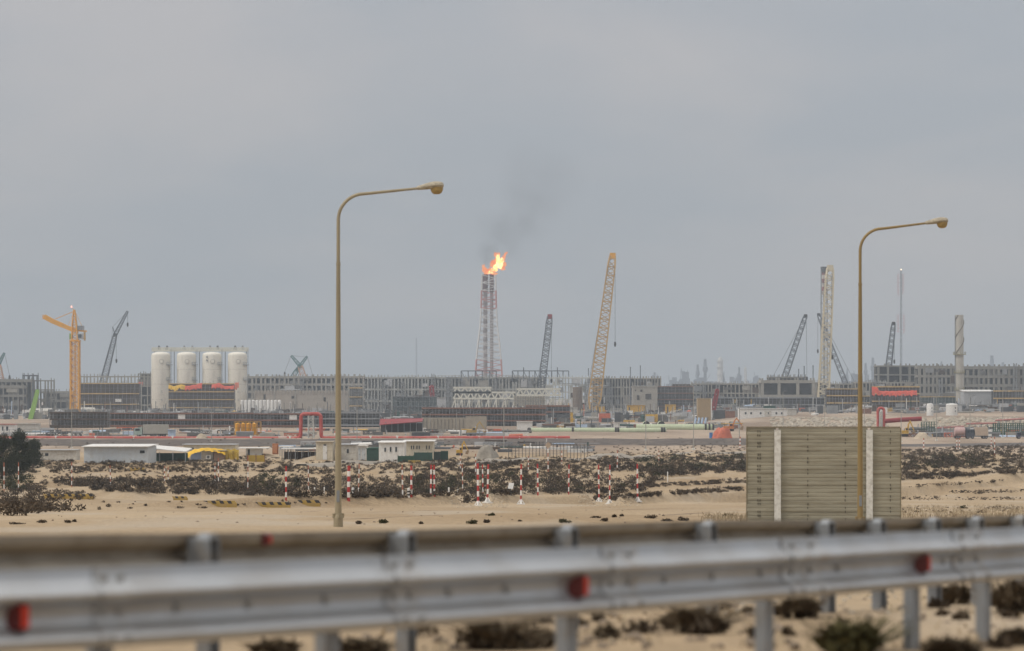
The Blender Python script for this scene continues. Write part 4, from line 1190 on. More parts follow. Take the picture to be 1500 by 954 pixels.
def scaffold(label, x0, x1, yt, yb, d, lifts, bays, depth, netm, boards=PLY, name='scaffold_block', cat='scaffolding', seed=0, sign=None, tube=GREY, group='netted scaffolds', ragged=0.25):
    r, s, w, hz = site(name, label, cat, x0, x1, yb, d, group)
    rnd = random.Random(seed + int(x0 * 3)); h = hz(yt)
    n = MB()
    for j in range(lifts):
        for i in range(bays):
            if rnd.random() < 1 - ragged * .6:
                yo = rnd.uniform(0.3, 1.4)
                n.box((-w + 2 * w * (i + .5) / bays, yo, h * (j + .5) / lifts - .05), (2 * w / bays - .12, .12, h / lifts - .25))
    n.box((0, depth, h * .49), (2 * w * .99, .3, h * .97))
    n.build('netting', netm, r)
    t = MB(); tw = .22
    for i in range(bays * 2 + 1):
        x = -w + 2 * w * i / (bays * 2)
        t.bar((x, 0, -.5), (x, 0, h + rnd.uniform(.2, 2.2)), tw)
        if i % 2 == 0: t.bar((x, depth * .95, 0), (x, depth * .95, h + rnd.uniform(.5, 1.6)), tw)
    for j in range(lifts * 2 + 1): t.bar((-w, -.15, h * j / (lifts * 2)), (w, -.15, h * j / (lifts * 2)), tw * .7)
    for i in range(0, bays * 2 - 1, 4):
        x = -w + 2 * w * i / (bays * 2); x2 = -w + 2 * w * (i + 1) / (bays * 2)
        t.bar((x, -.3, 0), (x2, -.3, h), tw * .7)
    t.build('tubes', tube, r)
    for j in range(1, lifts + 1):
        b = MB(); zj = h * j / lifts - .3 + rnd.uniform(-.15, .15); a_ = 0
        while a_ < bays:
            n_ = min(bays - a_, rnd.randint(2, 6)); b.box((-w + 2 * w * (a_ + n_ / 2) / bays, -.3, zj), (2 * w * n_ / bays + .02, 1.3, rnd.uniform(.5, .85))); a_ += n_
        b.build('deck', boards, r)
    if sign:
        g = MB(); xa, xb, ya, yb_ = sign; xm = (x0 + x1) / 2
        g.box((((xa + xb) / 2 - xm) / s, -.6, (hz(ya) + hz(yb_)) / 2), ((xb - xa) / s, .12, hz(ya) - hz(yb_))); g.build('sign_panel', WHITE, r)
    return r, s, w, hz


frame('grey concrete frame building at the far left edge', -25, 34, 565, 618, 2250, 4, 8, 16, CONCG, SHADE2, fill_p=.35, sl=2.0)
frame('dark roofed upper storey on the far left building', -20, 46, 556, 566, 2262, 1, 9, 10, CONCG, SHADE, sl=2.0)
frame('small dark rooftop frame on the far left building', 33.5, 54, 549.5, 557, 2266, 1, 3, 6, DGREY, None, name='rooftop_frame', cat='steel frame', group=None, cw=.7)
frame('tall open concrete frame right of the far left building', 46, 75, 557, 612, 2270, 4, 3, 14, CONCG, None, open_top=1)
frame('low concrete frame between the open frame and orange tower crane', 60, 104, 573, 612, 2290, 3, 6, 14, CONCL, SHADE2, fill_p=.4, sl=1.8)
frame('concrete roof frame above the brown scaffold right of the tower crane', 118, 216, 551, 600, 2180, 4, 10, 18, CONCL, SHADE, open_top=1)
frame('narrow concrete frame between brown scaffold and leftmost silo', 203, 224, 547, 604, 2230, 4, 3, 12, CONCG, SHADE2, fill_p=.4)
scaffold('brown netted scaffold with white sign right of the orange tower crane', 117, 204, 561, 599, 2100, 3, 7, 8, NET, sign=(169, 178, 584.5, 589))
scaffold('brown netted scaffold draped with red and yellow sheets before the silos', 247, 343, 562, 598, 2090, 4, 8, 8, NET)
cloth('sheet_cover', 'ragged yellow sheet on the scaffold before the silos', 'sheet', [(247, 564), (256, 566), (265, 563), (272, 565)], [5, 7, 6, 7], 2085, TARP_Y, 2, 4)
cloth('sheet_cover', 'left red sheet on the scaffold before the silos', 'sheet', [(271, 566), (285, 564), (296, 561)], [6, 6, 8], 2084, TARP_R, 2, 7)
cloth('sheet_cover', 'right red sheet on the scaffold before the silos', 'sheet', [(310, 564), (320, 561), (330, 566), (343, 565)], [5, 7, 4, 5], 2084, TARP_R, 2, 8)
cloth('sheet_cover', 'small red and orange sheet at the right end of the silo scaffold', 'sheet', [(344, 561), (350, 560)], [11, 8], 2083, TARP_O, 2, 3)
cloth('sheet_cover', 'small red sheet on the frame left of the leftmost silo', 'sheet', [(203, 560), (209, 560)], [4, 4], 2225, TARP_R, 2, 6)

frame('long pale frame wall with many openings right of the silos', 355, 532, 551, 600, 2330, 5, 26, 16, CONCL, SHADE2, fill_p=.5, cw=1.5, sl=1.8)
r, s, w, hz = site('hall', 'plain beige-grey hall with ribbed parapet behind the left lamp', 'building', 372, 512, 600, 2150)
t = MB(); t.box((0, 12, hz(573) / 2), (2 * w, 24, hz(573)))
for i in range(30): t.box((-w + 2 * w * (i + .5) / 30, -.2, (hz(572) + hz(577)) / 2), (1.1, .5, hz(571.5) - hz(577)))
wl = t.build('wall', mat('hall_wall', (.38, .34, .29), .9, 0, .1, .1, 0, (.27, .24, .2), .4), r)
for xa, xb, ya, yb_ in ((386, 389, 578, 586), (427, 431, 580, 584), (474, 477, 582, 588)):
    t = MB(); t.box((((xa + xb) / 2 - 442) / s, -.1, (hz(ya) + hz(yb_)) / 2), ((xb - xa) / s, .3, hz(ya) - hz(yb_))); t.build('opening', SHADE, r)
for x in (372.6, 402, 433, 511):
    t = MB(); t.box(((x - 442) / s, -.3, hz(573) / 2), (.9, .5, hz(573))); t.build('pilaster', CONCL, r)
scaffold('grey netted box between the hall and the white pipe rack', 512, 531, 568, 600, 2140, 3, 3, 8, SHADE2)
# pipe racks
RACKC = mat('rack_column_paint', (.36, .365, .34), .8, 0, .12, .15)
MIDG = mat('mid_grey_infill', (.25, .25, .245), .95, 0, .3, .2)
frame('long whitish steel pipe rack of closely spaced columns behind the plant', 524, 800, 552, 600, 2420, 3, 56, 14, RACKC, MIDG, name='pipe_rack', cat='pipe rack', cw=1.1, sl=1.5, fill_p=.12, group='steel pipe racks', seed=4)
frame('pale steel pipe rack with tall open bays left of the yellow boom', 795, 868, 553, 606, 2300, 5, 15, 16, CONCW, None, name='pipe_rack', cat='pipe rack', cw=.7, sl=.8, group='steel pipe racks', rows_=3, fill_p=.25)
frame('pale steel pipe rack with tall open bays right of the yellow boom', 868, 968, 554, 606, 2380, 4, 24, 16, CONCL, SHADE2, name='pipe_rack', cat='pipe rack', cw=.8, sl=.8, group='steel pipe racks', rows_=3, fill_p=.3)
for lab, x0, x1, n in (('dark portal frame on the pipe rack right under the flare tower', 675.5, 727, 5), ('long dark portal frame on the pipe rack beside the dark boom', 750.5, 833, 10)):
    r, s, w, hz = site('portal_frame', lab, 'steel frame', x0, x1, 558, 2405)
    t = MB(); hh = hz(543.5); hb = hz(553)
    for i in range(n + 1): t.bar((-w + 2 * w * i / n, 0, hb - 3), (-w + 2 * w * i / n, 0, hh + (3 if i % 3 == 2 and n > 6 else 0)), .8)
    t.bar((-w, 0, hh), (w, 0, hh), .8)
    for i in range(0, n, 2): t.bar((-w + 2 * w * i / n, 0, hh), (-w + 2 * w * (i + .5) / n, 0, hb), .45)
    t.build('frame', BLUEG, r)
    t = MB()
    for i in range(n + 1): t.bar((-w + 2 * w * i / n, 4, hb - 3), (-w + 2 * w * i / n, 4, hh), .6)
    t.build('rear_frame', BLUEG, r)

GANT = mat('white_gantry_paint', (.62, .61, .53), .7, 0, .08, .2)
r, s, w, hz = site('truss_bridge', 'white zigzag truss gantry on legs before the pipe rack', 'gantry', 664, 822, 606, 2060)
t = MB()
for (xa, xb, ya, yb_, n) in ((664, 755, 575, 584, 9), (757, 822, 570, 579, 7), (664, 720, 568, 575, 5)):
    xm = 743; A, B = (xa - xm) / s, (xb - xm) / s; z0, z1 = hz(yb_), hz(ya)
    for y in (0, 5):
        t.bar((A, y, z0), (B, y, z0), 1.3); t.bar((A, y, z1), (B, y, z1), 1.3)
        for i in range(n):
            a = A + (B - A) * i / n; b = A + (B - A) * (i + 1) / n; c = (a + b) / 2
            t.bar((a, y, z0), (c, y, z1), 1.0); t.bar((c, y, z1), (b, y, z0), 1.0)
t.build('truss', GANT, r)
for x in (667, 677, 688, 702, 716, 727, 740, 755, 770, 790, 808, 820):
    t = MB(); xx = (x - 743) / s; t.bar((xx, 0, -1), (xx, 0, hz(583)), .9); t.bar((xx, 5, -1), (xx + 2, 5, hz(583)), .7); t.bar((xx - 4, 0, 0), (xx, 0, hz(583)), .8); t.build('leg', GANT, r)
r, s, w, hz = site('louvre_block', 'cream louvred cooler block on posts under the white gantry', 'cooler block', 753, 798, 603, 2000)
t = MB(); t.box((0, 6, (hz(580) + hz(595)) / 2), (2 * w, 10, hz(580) - hz(595)))
t.build('casing', CREAM, r)
t = MB()
for i in range(12): t.box((-w + 2 * w * (i + .5) / 12, .8, (hz(580) + hz(595)) / 2), (.5, .5, hz(580) - hz(595)))
for i in range(6): t.box((0, .6, hz(595) + (hz(580) - hz(595)) * (i + .5) / 6), (2 * w * 1.01, .4, .35))
t.build('louvres', CONCL, r)
t = MB()
for i in range(7): t.bar((-w + 2 * w * i / 6, 2, -1), (-w + 2 * w * i / 6, 2, hz(595)), .7)
t.build('posts', GREY, r)
r, s, w, hz = site('storage_tank', 'brown cylindrical tank left of the big yellow boom', 'tank', 839, 853, 606, 2030)
t = MB(); t.lathe([(w, 0), (w, hz(568)), (w * .9, hz(567.2)), (w * .1, hz(566.8))], (0, w, 0), 28); t.build('shell', mat('brown_tank_paint', (.17, .13, .10), .8, 0, .1, .1), r, True)
t = MB()
for k in range(5): t.lathe([(w * 1.02, hz(568 + k * 8)), (w * 1.02, hz(568 + k * 8) + .3)], (0, w, 0), 28)
t.build('hoops', mat('brown_hoop', (.22, .17, .13), .8), r)
r, s, w, hz = site('block_house', 'whitish block building with dark openings right of the yellow boom', 'building', 927, 963, 603, 2130)
t = MB(); t.box((0, 10, hz(566.5) / 2), (2 * w, 20, hz(566.5))); t.box((0, 10, hz(566.3)), (2 * w + .8, 20.8, .7)); t.build('wall', CONCL, r)
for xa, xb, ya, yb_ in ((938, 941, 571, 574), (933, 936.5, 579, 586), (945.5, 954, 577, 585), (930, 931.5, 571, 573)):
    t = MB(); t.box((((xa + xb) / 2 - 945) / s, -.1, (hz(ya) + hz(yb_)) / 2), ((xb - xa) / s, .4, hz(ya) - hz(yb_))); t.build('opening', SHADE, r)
scaffold('dark netted scaffold building right of the whitish block', 963, 1016, 566, 600, 2150, 4, 5, 10, NETG, boards=RUST)
frame('long low frame with pale columns behind the tan block', 1014, 1118, 562, 603, 2180, 3, 18, 14, CONCL, SHADE, fill_p=.2)
scaffold('brown roofed upper scaffold behind the tan block', 985, 1070, 563, 570, 2260, 1, 9, 8, NET, boards=NET)
r, s, w, hz = site('clad_tower', 'tan clad windowless block with white edge', 'building', 1022, 1043, 617, 1500)
t = MB(); t.box((-.3, 4, hz(584) / 2), (2 * w - .6, 8, hz(584)));
for i in range(9): t.box((-w + (2 * w - .6) * (i + .5) / 9, -.05, hz(584) / 2), (.08, .12, hz(584)))
t.build('wall', mat('tan_cladding', (.38, .28, .16), .85, 0, .08, .2), r)
t = MB(); t.box((w - .3, 4, hz(584) / 2), (.5, 8.2, hz(584))); t.build('edge_strip', WHITE, r)
t = MB(); t.box((0, 4, hz(584) + .1), (2 * w + .2, 8.3, .2)); t.build('roof', BEIGE, r)
frame('pale concrete frame with three wide bays left of the cream boom', 1117, 1192, 557, 600, 2080, 2, 3, 20, CONCL, SHADE, cw=2.0, sl=2.2, fill_p=0)
frame('inner grey frame storey with narrow bays beside the cream boom', 1180, 1206, 560, 600, 2120, 3, 5, 16, CONCL, SHADE, fill_p=.2)
frame('low roof frame with rough parapet above the three bay frame', 1126, 1180, 552, 558, 2120, 1, 10, 10, CONCG, SHADE2)
scaffold('long dark netted scaffold behind the long white cabin', 1044, 1208, 582, 614, 1900, 3, 14, 8, NETG, boards=GREY)
frame('pale frame storey right of the cream boom, behind the brown scaffold', 1206, 1290, 562, 600, 2180, 3, 14, 16, CONCL, SHADE, fill_p=.25)
scaffold('brown netted scaffold with yellow boards behind the right street lamp', 1211, 1263, 569, 611, 1880, 4, 6, 8, NET)
scaffold('brown netted scaffold with long red sheet right of the right lamp', 1277, 1347, 566, 609, 1850, 4, 7, 8, NET)
scaffold('low grey netted scaffold between the two brown scaffolds', 1262, 1278, 580, 609, 1890, 3, 2, 6, NETG)
cloth('sheet_cover', 'long bright red sheet on the scaffold right of the right lamp', 'sheet', [(1277, 567), (1285, 567), (1288, 573), (1310, 573), (1343, 572)], [12, 11, 6, 7, 7], 1845, TARP_R, 2, 11)
cloth('sheet_cover', 'lower red sheet on the scaffold beside the smaller white tank', 'sheet', [(1332, 597), (1348, 596.5), (1364, 596)], [7, 8, 8], 1800, TARP_R, 2, 12)
scaffold('low brown scaffold carrying the lower red sheet', 1330, 1366, 596, 611, 1810, 2, 4, 6, NET)
frame('dark multi storey concrete frame with grey top behind the red sheet', 1287, 1348, 535.5, 600, 2200, 5, 4, 20, CONCG, SHADE, cw=1.6, sl=1.0)
frame('pale frame storey of many short columns in front of the dark frame', 1253, 1346, 560, 600, 2170, 3, 18, 10, CONCL, SHADE, fill_p=.2)
frame('long tall concrete grid building on the right, left of the spiral stack', 1347, 1400, 536, 603, 2150, 5, 8, 18, CONCG, SHADE, cw=1.7, sl=2.0, fill_p=.3)
frame('long tall concrete grid building reaching the right edge of the photo', 1411, 1530, 537, 603, 2190, 5, 16, 18, CONCG, SHADE, cw=1.7, sl=2.0, fill_p=.3)
frame('narrow recessed frame directly behind the spiral stack', 1400, 1411, 539, 603, 2240, 5, 2, 12, CONCG, SHADE, cw=1.2)
scaffold('dark green netted strip below the tall grid building', 1340, 1400, 581, 604, 2050, 2, 6, 5, mat('green_netting', (.045, .075, .06), .95, 0, .3, .2))
r, s, w, hz = site('metal_shed', 'grey metal shed with pale roof right of the spiral stack', 'shed', 1412, 1455, 606, 2000)
t = MB(); t.box((0, 8, hz(574) / 2), (2 * w, 16, hz(574)))
for i in range(24): t.box((-w + 2 * w * (i + .5) / 24, -.05, hz(574) / 2), (.25, .2, hz(574)))
t.build('wall', LGREY, r)
t = MB(); t.add([(-w - .5, -.8, hz(574)), (w + .5, -.8, hz(574)), (w + .5, 17, hz(572)), (-w - .5, 17, hz(572)), (-w - .5, -.8, hz(573)), (w + .5, -.8, hz(573)), (w + .5, 17, hz(571)), (-w - .5, 17, hz(571))],
        [(0, 3, 2, 1), (4, 5, 6, 7), (0, 1, 5, 4), (1, 2, 6, 5), (2, 3, 7, 6), (3, 0, 4, 7)]); t.build('roof', WHITE, r)
scaffold('dark netted structure at the right edge beside the grey shed', 1455, 1510, 572, 606, 1980, 3, 6, 8, NETG)
scaffold('low grey fence-like scaffold behind the two white tanks', 1366, 1510, 592, 612, 1750, 2, 16, 4, mat('pale_netting', (.16, .15, .14), .95, 0, .35, .3), boards=GREY, ragged=.8)
# front bands of dark scaffold
scaffold('grey-brown netted scaffold wall at the left front', 73, 158, 604, 634, 1240, 3, 8, 6, mat('taupe_netting', (.105, .09, .075), .95, 0, .3, .25), boards=NET)
scaffold('dark netted scaffold wall below the silos with white sign', 157, 372, 605, 633, 1260, 3, 20, 6, NETG, boards=RUST, sign=(261, 271.5, 607, 614))
scaffold('dark netted scaffold wall with white sign beside the red loop', 372, 440, 606, 633, 1262, 3, 7, 6, NETG, boards=RUST, sign=(424, 435, 608, 615.5))
scaffold('dark netted scaffold wall behind the red pipe loop', 440, 556, 604, 632, 1275, 3, 11, 6, mat('blue_grey_netting', (.08, .08, .08), .95, 0, .4, .25), boards=GREY)
scaffold('dark green-grey netting below the white pipe rack', 575, 640, 581, 606, 1960, 2, 6, 6, mat('green_grey_netting', (.075, .095, .095), .95, 0, .3, .25), boards=DGREY)
scaffold('dark platform scaffold with red-brown deck below the white gantry', 618, 800, 597.5, 626, 1320, 3, 18, 6, NETG, boards=RUST, ragged=.6)
scaffold('dark ragged scaffold under the louvred block', 770, 835, 594, 622, 1420, 3, 6, 6, DGREY, boards=RUST, ragged=.9)
r, s, w, hz = site('retaining_wall', 'low beige wall behind the red pipeline with taller right part', 'wall', 617, 713, 630, 1150)
t = MB(); t.box((-w * .3, .5, hz(612) / 2 - .5), (2 * w * .7, 1, hz(612) + 1)); t.box((w * .68, .2, hz(610) / 2 - .5), (2 * w * .32, 1.4, hz(610) + 1)); t.build('wall', mat('beige_wall', (.34, .30, .24), .9, 0, .12, .2, 0, (.2, .18, .15), .4), r)
t = MB()
for i in range(18): t.box((-w + 2 * w * (i + .5) / 18, -.1, hz(614) / 2), (.12, .3, hz(613)))
t.build('joints', SHADE2, r)
cabin('small pale cabin with dark openings at the far left edge', -8, 22, 622, 640, WHITE, REDP, 5, d=1010, windows=((3, 5, 625, 631), (9, 12, 625, 631)))
cabin('dusty cream container with teal side left of the taupe scaffold', 20, 57, 621, 637, DIRTYW, DIRTYW, 4, d=1060, name='container', cat='container', group=None, windows=((24, 30, 627, 633),))
cabin('grey site box between the green netting and the white gantry', 640, 653, 583, 606, LGREY, WHITE, 8, d=1930, name='container', cat='container', group=None)
r, s, w, hz = cabin('long white site cabin with six small windows behind the screen', 1083, 1153, 599, 617, WHITE, WHITE, 10, windows=((1091, 1093.5, 604, 607), (1099, 1101.5, 604, 607), (1113, 1115.5, 604, 607), (1136, 1138.5, 604, 607), (1144, 1146, 604, 607), (1125, 1126.5, 604, 607)), doors=((1120, 1130, DIRTYW),), group=None, d=1420)
cabin('short white cabin joined to the long white cabin', 1153.5, 1167, 599, 614, DIRTYW, WHITE, 10, group=None, d=1440)
for lab, x0, x1, yt, yb in (('smaller white vertical tank half hidden by the lower red sheet', 1358, 1368, 591, 608), ('larger white vertical tank on the sandy pad', 1387, 1404, 591, 609), ('small white box tank on the pad right of the white cabin', 1189, 1200, 605, 613)):
    r, s, w, hz = site('storage_tank', lab, 'tank', x0, x1, yb, 1450, 'white tanks')
    t = MB(); h = hz(yt); t.lathe([(w, 0), (w, h * .9), (w * .85, h * .96), (w * .1, h)], (0, w, 0), 22); t.build('shell', WHITE, r, True)
    for z in (.35, .62):
        t = MB(); t.box((w * .45, w * .1, h * z), (w * .22, .1, h * .14)); t.build('hatch', DGREY, r)

# stack with spiral strakes
r, s, w, hz = site('chimney_stack', 'tall pale stack wound with spiral strakes and a platform ring', 'chimney', 1399, 1412, 606, 2080)
R0 = 5.9 / s
t = MB(); t.lathe([(R0 * 1.05, 0), (R0 * 1.05, hz(548)), (R0, hz(520)), (R0 * .98, hz(461.5)), (R0 * .85, hz(461.5)), (R0 * .85, hz(464))], n=28); t.build('shaft', mat('stack_paint', (.45, .425, .37), .7, 0, .1, .08, 0, (.3, .27, .22), .4), r, True)
for ph in (3.6, 0.5):
    t = MB(); pts = [(R0 * 1.06 * math.cos(ph + k * .115), R0 * 1.06 * math.sin(ph + k * .115), hz(518) + (hz(462) - hz(518)) * k / 60) for k in range(61)]
    t.tube(pts, .33, 6); t.build('strake', mat('strake_rust', (.13, .10, .07), .8), r, True)
for yy, k in ((519, 1.6), (546, 1.35), (571, 1.3)):
    t = MB(); t.lathe([(R0, hz(yy) - .5), (R0 * k, hz(yy) - .4), (R0 * k, hz(yy)), (R0, hz(yy))], n=24)
    for i in range(16):
        a = i * math.pi / 8; t.bar((R0 * k * .97 * math.cos(a), R0 * k * .97 * math.sin(a), hz(yy)), (R0 * k * .97 * math.cos(a), R0 * k * .97 * math.sin(a), hz(yy) + 1.8), .25)
    t.lathe([(R0 * k, hz(yy) + 1.7), (R0 * k, hz(yy) + 1.95)], n=24) if False else None
    t.build('platform', mat('platform_ochre', (.28, .25, .13), .8), r)
t = MB(); t.bar((-R0 * 1.15, -1, 0), (-R0 * 1.15, -1, hz(462)), .5); t.build('ladder', GREY, r)

# silos
for i, (xc, lab) in enumerate(((234, 'leftmost off-white silo, standing clear down to its base'), (271.5, 'second off-white silo from the left, above the yellow sheet'), (309, 'third off-white silo from the left, with two small vents'), (346.5, 'rightmost off-white silo, beside the pale frame wall'))):
    r, s, w, hz = site('silo', lab, 'silo', xc - 14, xc + 14, 604, 2160, 'row of four silos')
    h = hz(519.5); t = MB()
    t.lathe([(w * .97, 0), (w, 0.5), (w, h - 1.2), (w * .985, h - .2), (w * .93, h + .7), (w * .80, h + 1.3), (w * .55, h + 1.8), (w * .2, h + 2.05), (w * .05, h + 2.1)], (0, w, 0), 40); t.build('shell', SILO, r, True)
    t = MB()
    for z in (.25, .5, .75): t.lathe([(w * 1.004, h * z), (w * 1.004, h * z + .18)], (0, w, 0), 40)
    t.build('weld_seams', mat('silo_seam', (.45, .42, .36), .7), r)
    t = MB(); t.bar((w * .18, w - w * .99, hz(529.5)), (w * .18, w - w * 1.06, hz(529.5)), 3.4, n=20); m1 = t.build('manhole', mat('silo_shadow_ring', (.36, .335, .28), .8), r)
    t = MB(); t.bar((w * .18, w - w * 1.06, hz(529.5)), (w * .18, w - w * 1.065, hz(529.5)), 2.7, n=20); t.build('lid', SILO, m1)
    for yy, e in ((534.5, 1.25), (557, 1.2)):
        t = MB(); t.box((w * .95, w * .6, hz(yy)), (w * .55, w * .8, .5))
        for k in range(4): t.bar((w * (.7 + .17 * k), w * .2, hz(yy)), (w * (.7 + .17 * k), w * .2, hz(yy) + 2), .22)
        t.bar((w * .7, w * .2, hz(yy) + 1.9), (w * 1.22, w * .2, hz(yy) + 1.9), .22); t.build('platform', GREY, r)
    t = MB(); x = w * 1.12
    for dx in (-.4, .4): t.bar((x + dx, w * .5, 0), (x + dx, w * .5, h + 4), .22)
    for k in range(30): t.bar((x - .4, w * .5, h * k / 30), (x + .4, w * .5, h * k / 30), .14)
    t.build('ladder', GREY, r)
    if i == 2:
        for zz in (523, 528):
            t = MB(); t.bar((-w * .42, w * .1, hz(zz)), (-w * .42, -w * .02, hz(zz)), 1.3, n=10); t.build('vent', GREY, r)
    for k in range(3):
        t = MB(); t.box((w * .2, w * .03, h * (.1 + .14 * k)), (1.4, .5, 1.8)); t.build('hatch', DIRTYW, r)
r, s, w, hz = site('silo_walkway', 'railed steel walkway running across the tops of the four silos', 'walkway', 221, 362, 604, 2164)
t = MB(); z0 = hz(513.2); z1 = hz(509.3)
t.box((0, 8, z0 - .2), (2 * w, 5, 1.3)); t.build('deck', GANT, r)
t = MB()
for y in (5.6, 10.4):
    n = 64
    for i in range(n + 1): t.bar((-w + 2 * w * i / n, y, z0), (-w + 2 * w * i / n, y, z1), .42)
    for z in (z1, (z0 + z1) / 2): t.bar((-w, y, z), (w, y, z), .5)
t.build('railing', GANT, r)
for x in (231, 243, 268, 280, 306, 317, 343, 354):
    t = MB(); xx = (x - 291.5) / s; t.lathe([(1.2, z0), (1.2, z0 + 2.2), (.7, z0 + 2.9), (.7, z0 + 3.6)], (xx, 8, 0), 10); t.build('filter_unit', DGREY if x % 2 else GREY, r)
for x in (224, 253, 290, 328, 359):
    t = MB(); xx = (x - 291.5) / s; t.bar((xx, 10, hz(600)), (xx, 10, z0), .55); t.build('support_post', GREY, r)

# ------------------------------------------------------------------ cranes
def boom_crane(label, base, tip, d, w0, w1, m, nseg, t=.35, jib=None, jw=1.4, strut=None, hook=None, pend=None, tipcap=None, body=True, name='crawler_crane', foot_m=None, cat='crane', depth=None, hook2=None, jm=None, solid=False, inner=False):
    s = F / d; X = (base[0] - CX) / s
    r = thing(name, label, cat, gp(X, d), 0, 'cranes over the construction site'); o = Vector(r.location)
    q = lambda p, dy=0: P(p[0], p[1], d + dy) - o
    a, b = q(base), q(tip, 0)
    mb = MB(); dw0 = depth or w0
    # foot taper, parallel body, head taper
    f1 = a.lerp(b, .08); f2 = a.lerp(b, .93)
    if solid: mb.bar(a, b, w0, w2=w1)
    else: mb.truss(a, f1, w0 * .5, w0, 2, t, dw0 * .5, dw0); mb.truss(f1, f2, w0, w1, nseg, t, dw0, w1); mb.bar(f1, f2, w0 * .16) if inner else None; mb.truss(f2, b, w1, w1 * .75, 2, t, w1, w1 * .6)
    mb.build('boom', m, r)
    h = MB(); h.box((b.x, b.y, b.z), (w1 * .8, w1 * .7, w1 * .8)); h.build('boom_head', tipcap or m, r)
    if jib:
        c = q(jib); j = MB(); j.truss(b, c, jw, jw * .5, max(6, nseg // 2), t * .9); j.build('jib', jm or m, r)
        if strut:
            e = q(strut); j = MB(); j.bar(b, e, .7); j.build('jib_strut', m, r)
            j = MB(); j.bar(e, c, .2); j.bar(e, b.lerp(a, .25), .2); j.build('jib_stay', DGREY, r)
    for hk in (hook, hook2):
        if hk:
            u, v = q(hk[0]), q(hk[1]); j = MB(); j.bar(u, v, .22); ln = j.build('hoist_line', DGREY, r)
            j = MB(); j.prism([(v.x - .6, v.z), (v.x + .6, v.z), (v.x + .75, v.z - 2), (v.x + .3, v.z - 3.4), (v.x - .3, v.z - 3.4), (v.x - .75, v.z - 2)], v.y - .5, v.y + .5); j.build('hook_block', BLACK, ln)
    if pend:
        j = MB()
        for (p1, p2) in pend: j.bar(q(p1), q(p2, 2), .24)
        j.build('pendant_line', DGREY, r)
    if body:
        zz = 1.0
        for y in (-3, 3):
            j = MB(); j.prism([(a.x - 5, zz), (a.x - 4, 0), (a.x + 4, 0), (a.x + 5, zz), (a.x + 4, 1.9), (a.x - 4, 1.9)], y - .7, y + .7); j.build('track', BLACK, r)
        sg = 1 if b.x > a.x else -1
        j = MB(); j.box((a.x - sg * 3, 0, 3.3), (9, 3.2, 2.2)); j.box((a.x - sg * 7.2, 0, 3.5), (1.6, 5, 2.8)); j.build('house', foot_m or m, r)
        j = MB(); j.box((a.x + sg * 1.8, -2.4, 3.4), (2, 1.5, 2.2)); cb = j.build('cab', foot_m or m, r)
        j = MB(); j.box((a.x + sg * 2.0, -3.18, 3.7), (1.5, .06, 1.1)); j.build('window', GLASS, cb)
    return r


boom_crane('dark two stage lattice crane with raised jib left of the silos', (141, 602), (168.5, 491), 2350, 6.3, 3.4, BLUEG, 22, .42, jib=(187, 456), jw=2.8, strut=(165, 479), hook=((187, 456), (187, 473)), hook2=((170, 500), (170.5, 526)), tipcap=DGREY)
boom_crane('crane with teal boom cut by the left photo edge', (10, 602), (-2, 534), 2350, 4.5, 3.4, SALMON, 14, .45, jib=(6.5, 517), jw=2.4, jm=TEAL, hook=((6.5, 517), (14, 550)), tipcap=TEAL)
boom_crane('teal crane leaning left, its boom crossing the other teal crane', (457, 590), (439.5, 536), 2500, 5.2, 4.2, SALMON, 12, .45, jib=(426.5, 521), jw=3.0, jm=TEAL, hook=((426.5, 521), (417, 545)), pend=[((426.5, 521), (447, 523))], tipcap=TEAL)
boom_crane('teal crane leaning right across the salmon footed crane', (405, 590), (436, 541), 2520, 3.6, 3.4, TEAL, 10, .45, jib=(450, 522), jw=2.8, hook=((450, 522), (458, 550)), tipcap=TEAL)
boom_crane('dark grey near vertical boom with red tip before the pipe rack', (789, 604), (805.5, 464), 2150, 5.2, 4.4, BLUEG, 30, .5, pend=[((803.5, 467), (787, 560))], hook=((808, 467), (807.5, 555)), tipcap=REDD, depth=4)
yb_ = boom_crane('biggest faded yellow lattice boom at the centre right of the flare', (869, 601), (897.5, 375), 1950, 8.4, 5.0, CR_YE, 30, .58, hook=((901, 380), (901, 501)), pend=[((893, 382), (858, 590))], tipcap=CR_OR, foot_m=YEL, depth=5)
boom_crane('slim dark lattice boom leaning right, left of the cream boom', (1131, 606), (1180, 463), 2200, 4.6, 3.2, BLUEG, 30, .42, pend=[((1177, 468), (1128, 560))], hook=((1181, 465), (1182, 552)), tipcap=BLACK)
boom_crane('tall cream lattice boom right of centre in front of a striped stack', (1205, 604), (1216, 393), 2050, 7.8, 5.4, CR_CR, 26, .66, hook=((1218, 400), (1219, 520)), tipcap=CR_CR, depth=5)
boom_crane('slim dark lattice boom leaning left behind the cream boom', (1256, 606), (1199, 461), 2480, 4.2, 3.0, BLUEG, 30, .42, hook=((1198, 463), (1198, 512)), pend=[((1203, 465), (1252, 560))], tipcap=BLACK)
boom_crane('short dark boom beside the thin guyed mast on the right', (1294, 603), (1309, 474), 2330, 5.6, 3.4, BLUEG, 26, .45, hook=((1310, 478), (1310, 527)), tipcap=BLACK)
boom_crane('mobile crane with smooth lime green boom at the far left', (43, 622), (55, 573), 1700, 2.9, 2.3, LIME, 4, .9, body=False, solid=True, name='mobile_crane')
boom_crane('red and white mobile crane boom behind the tan block', (1044, 604), (1051, 571), 1650, 1.9, 1.5, REDD, 6, .7, body=False, jib=None, name='mobile_crane')
boom_crane('tiny dark red lifting arm above the green-grey netting', (634, 592), (632, 566), 1990, 2.4, 2.4, REDD, 4, .8, body=False, name='lifting_arm', cat='crane arm')

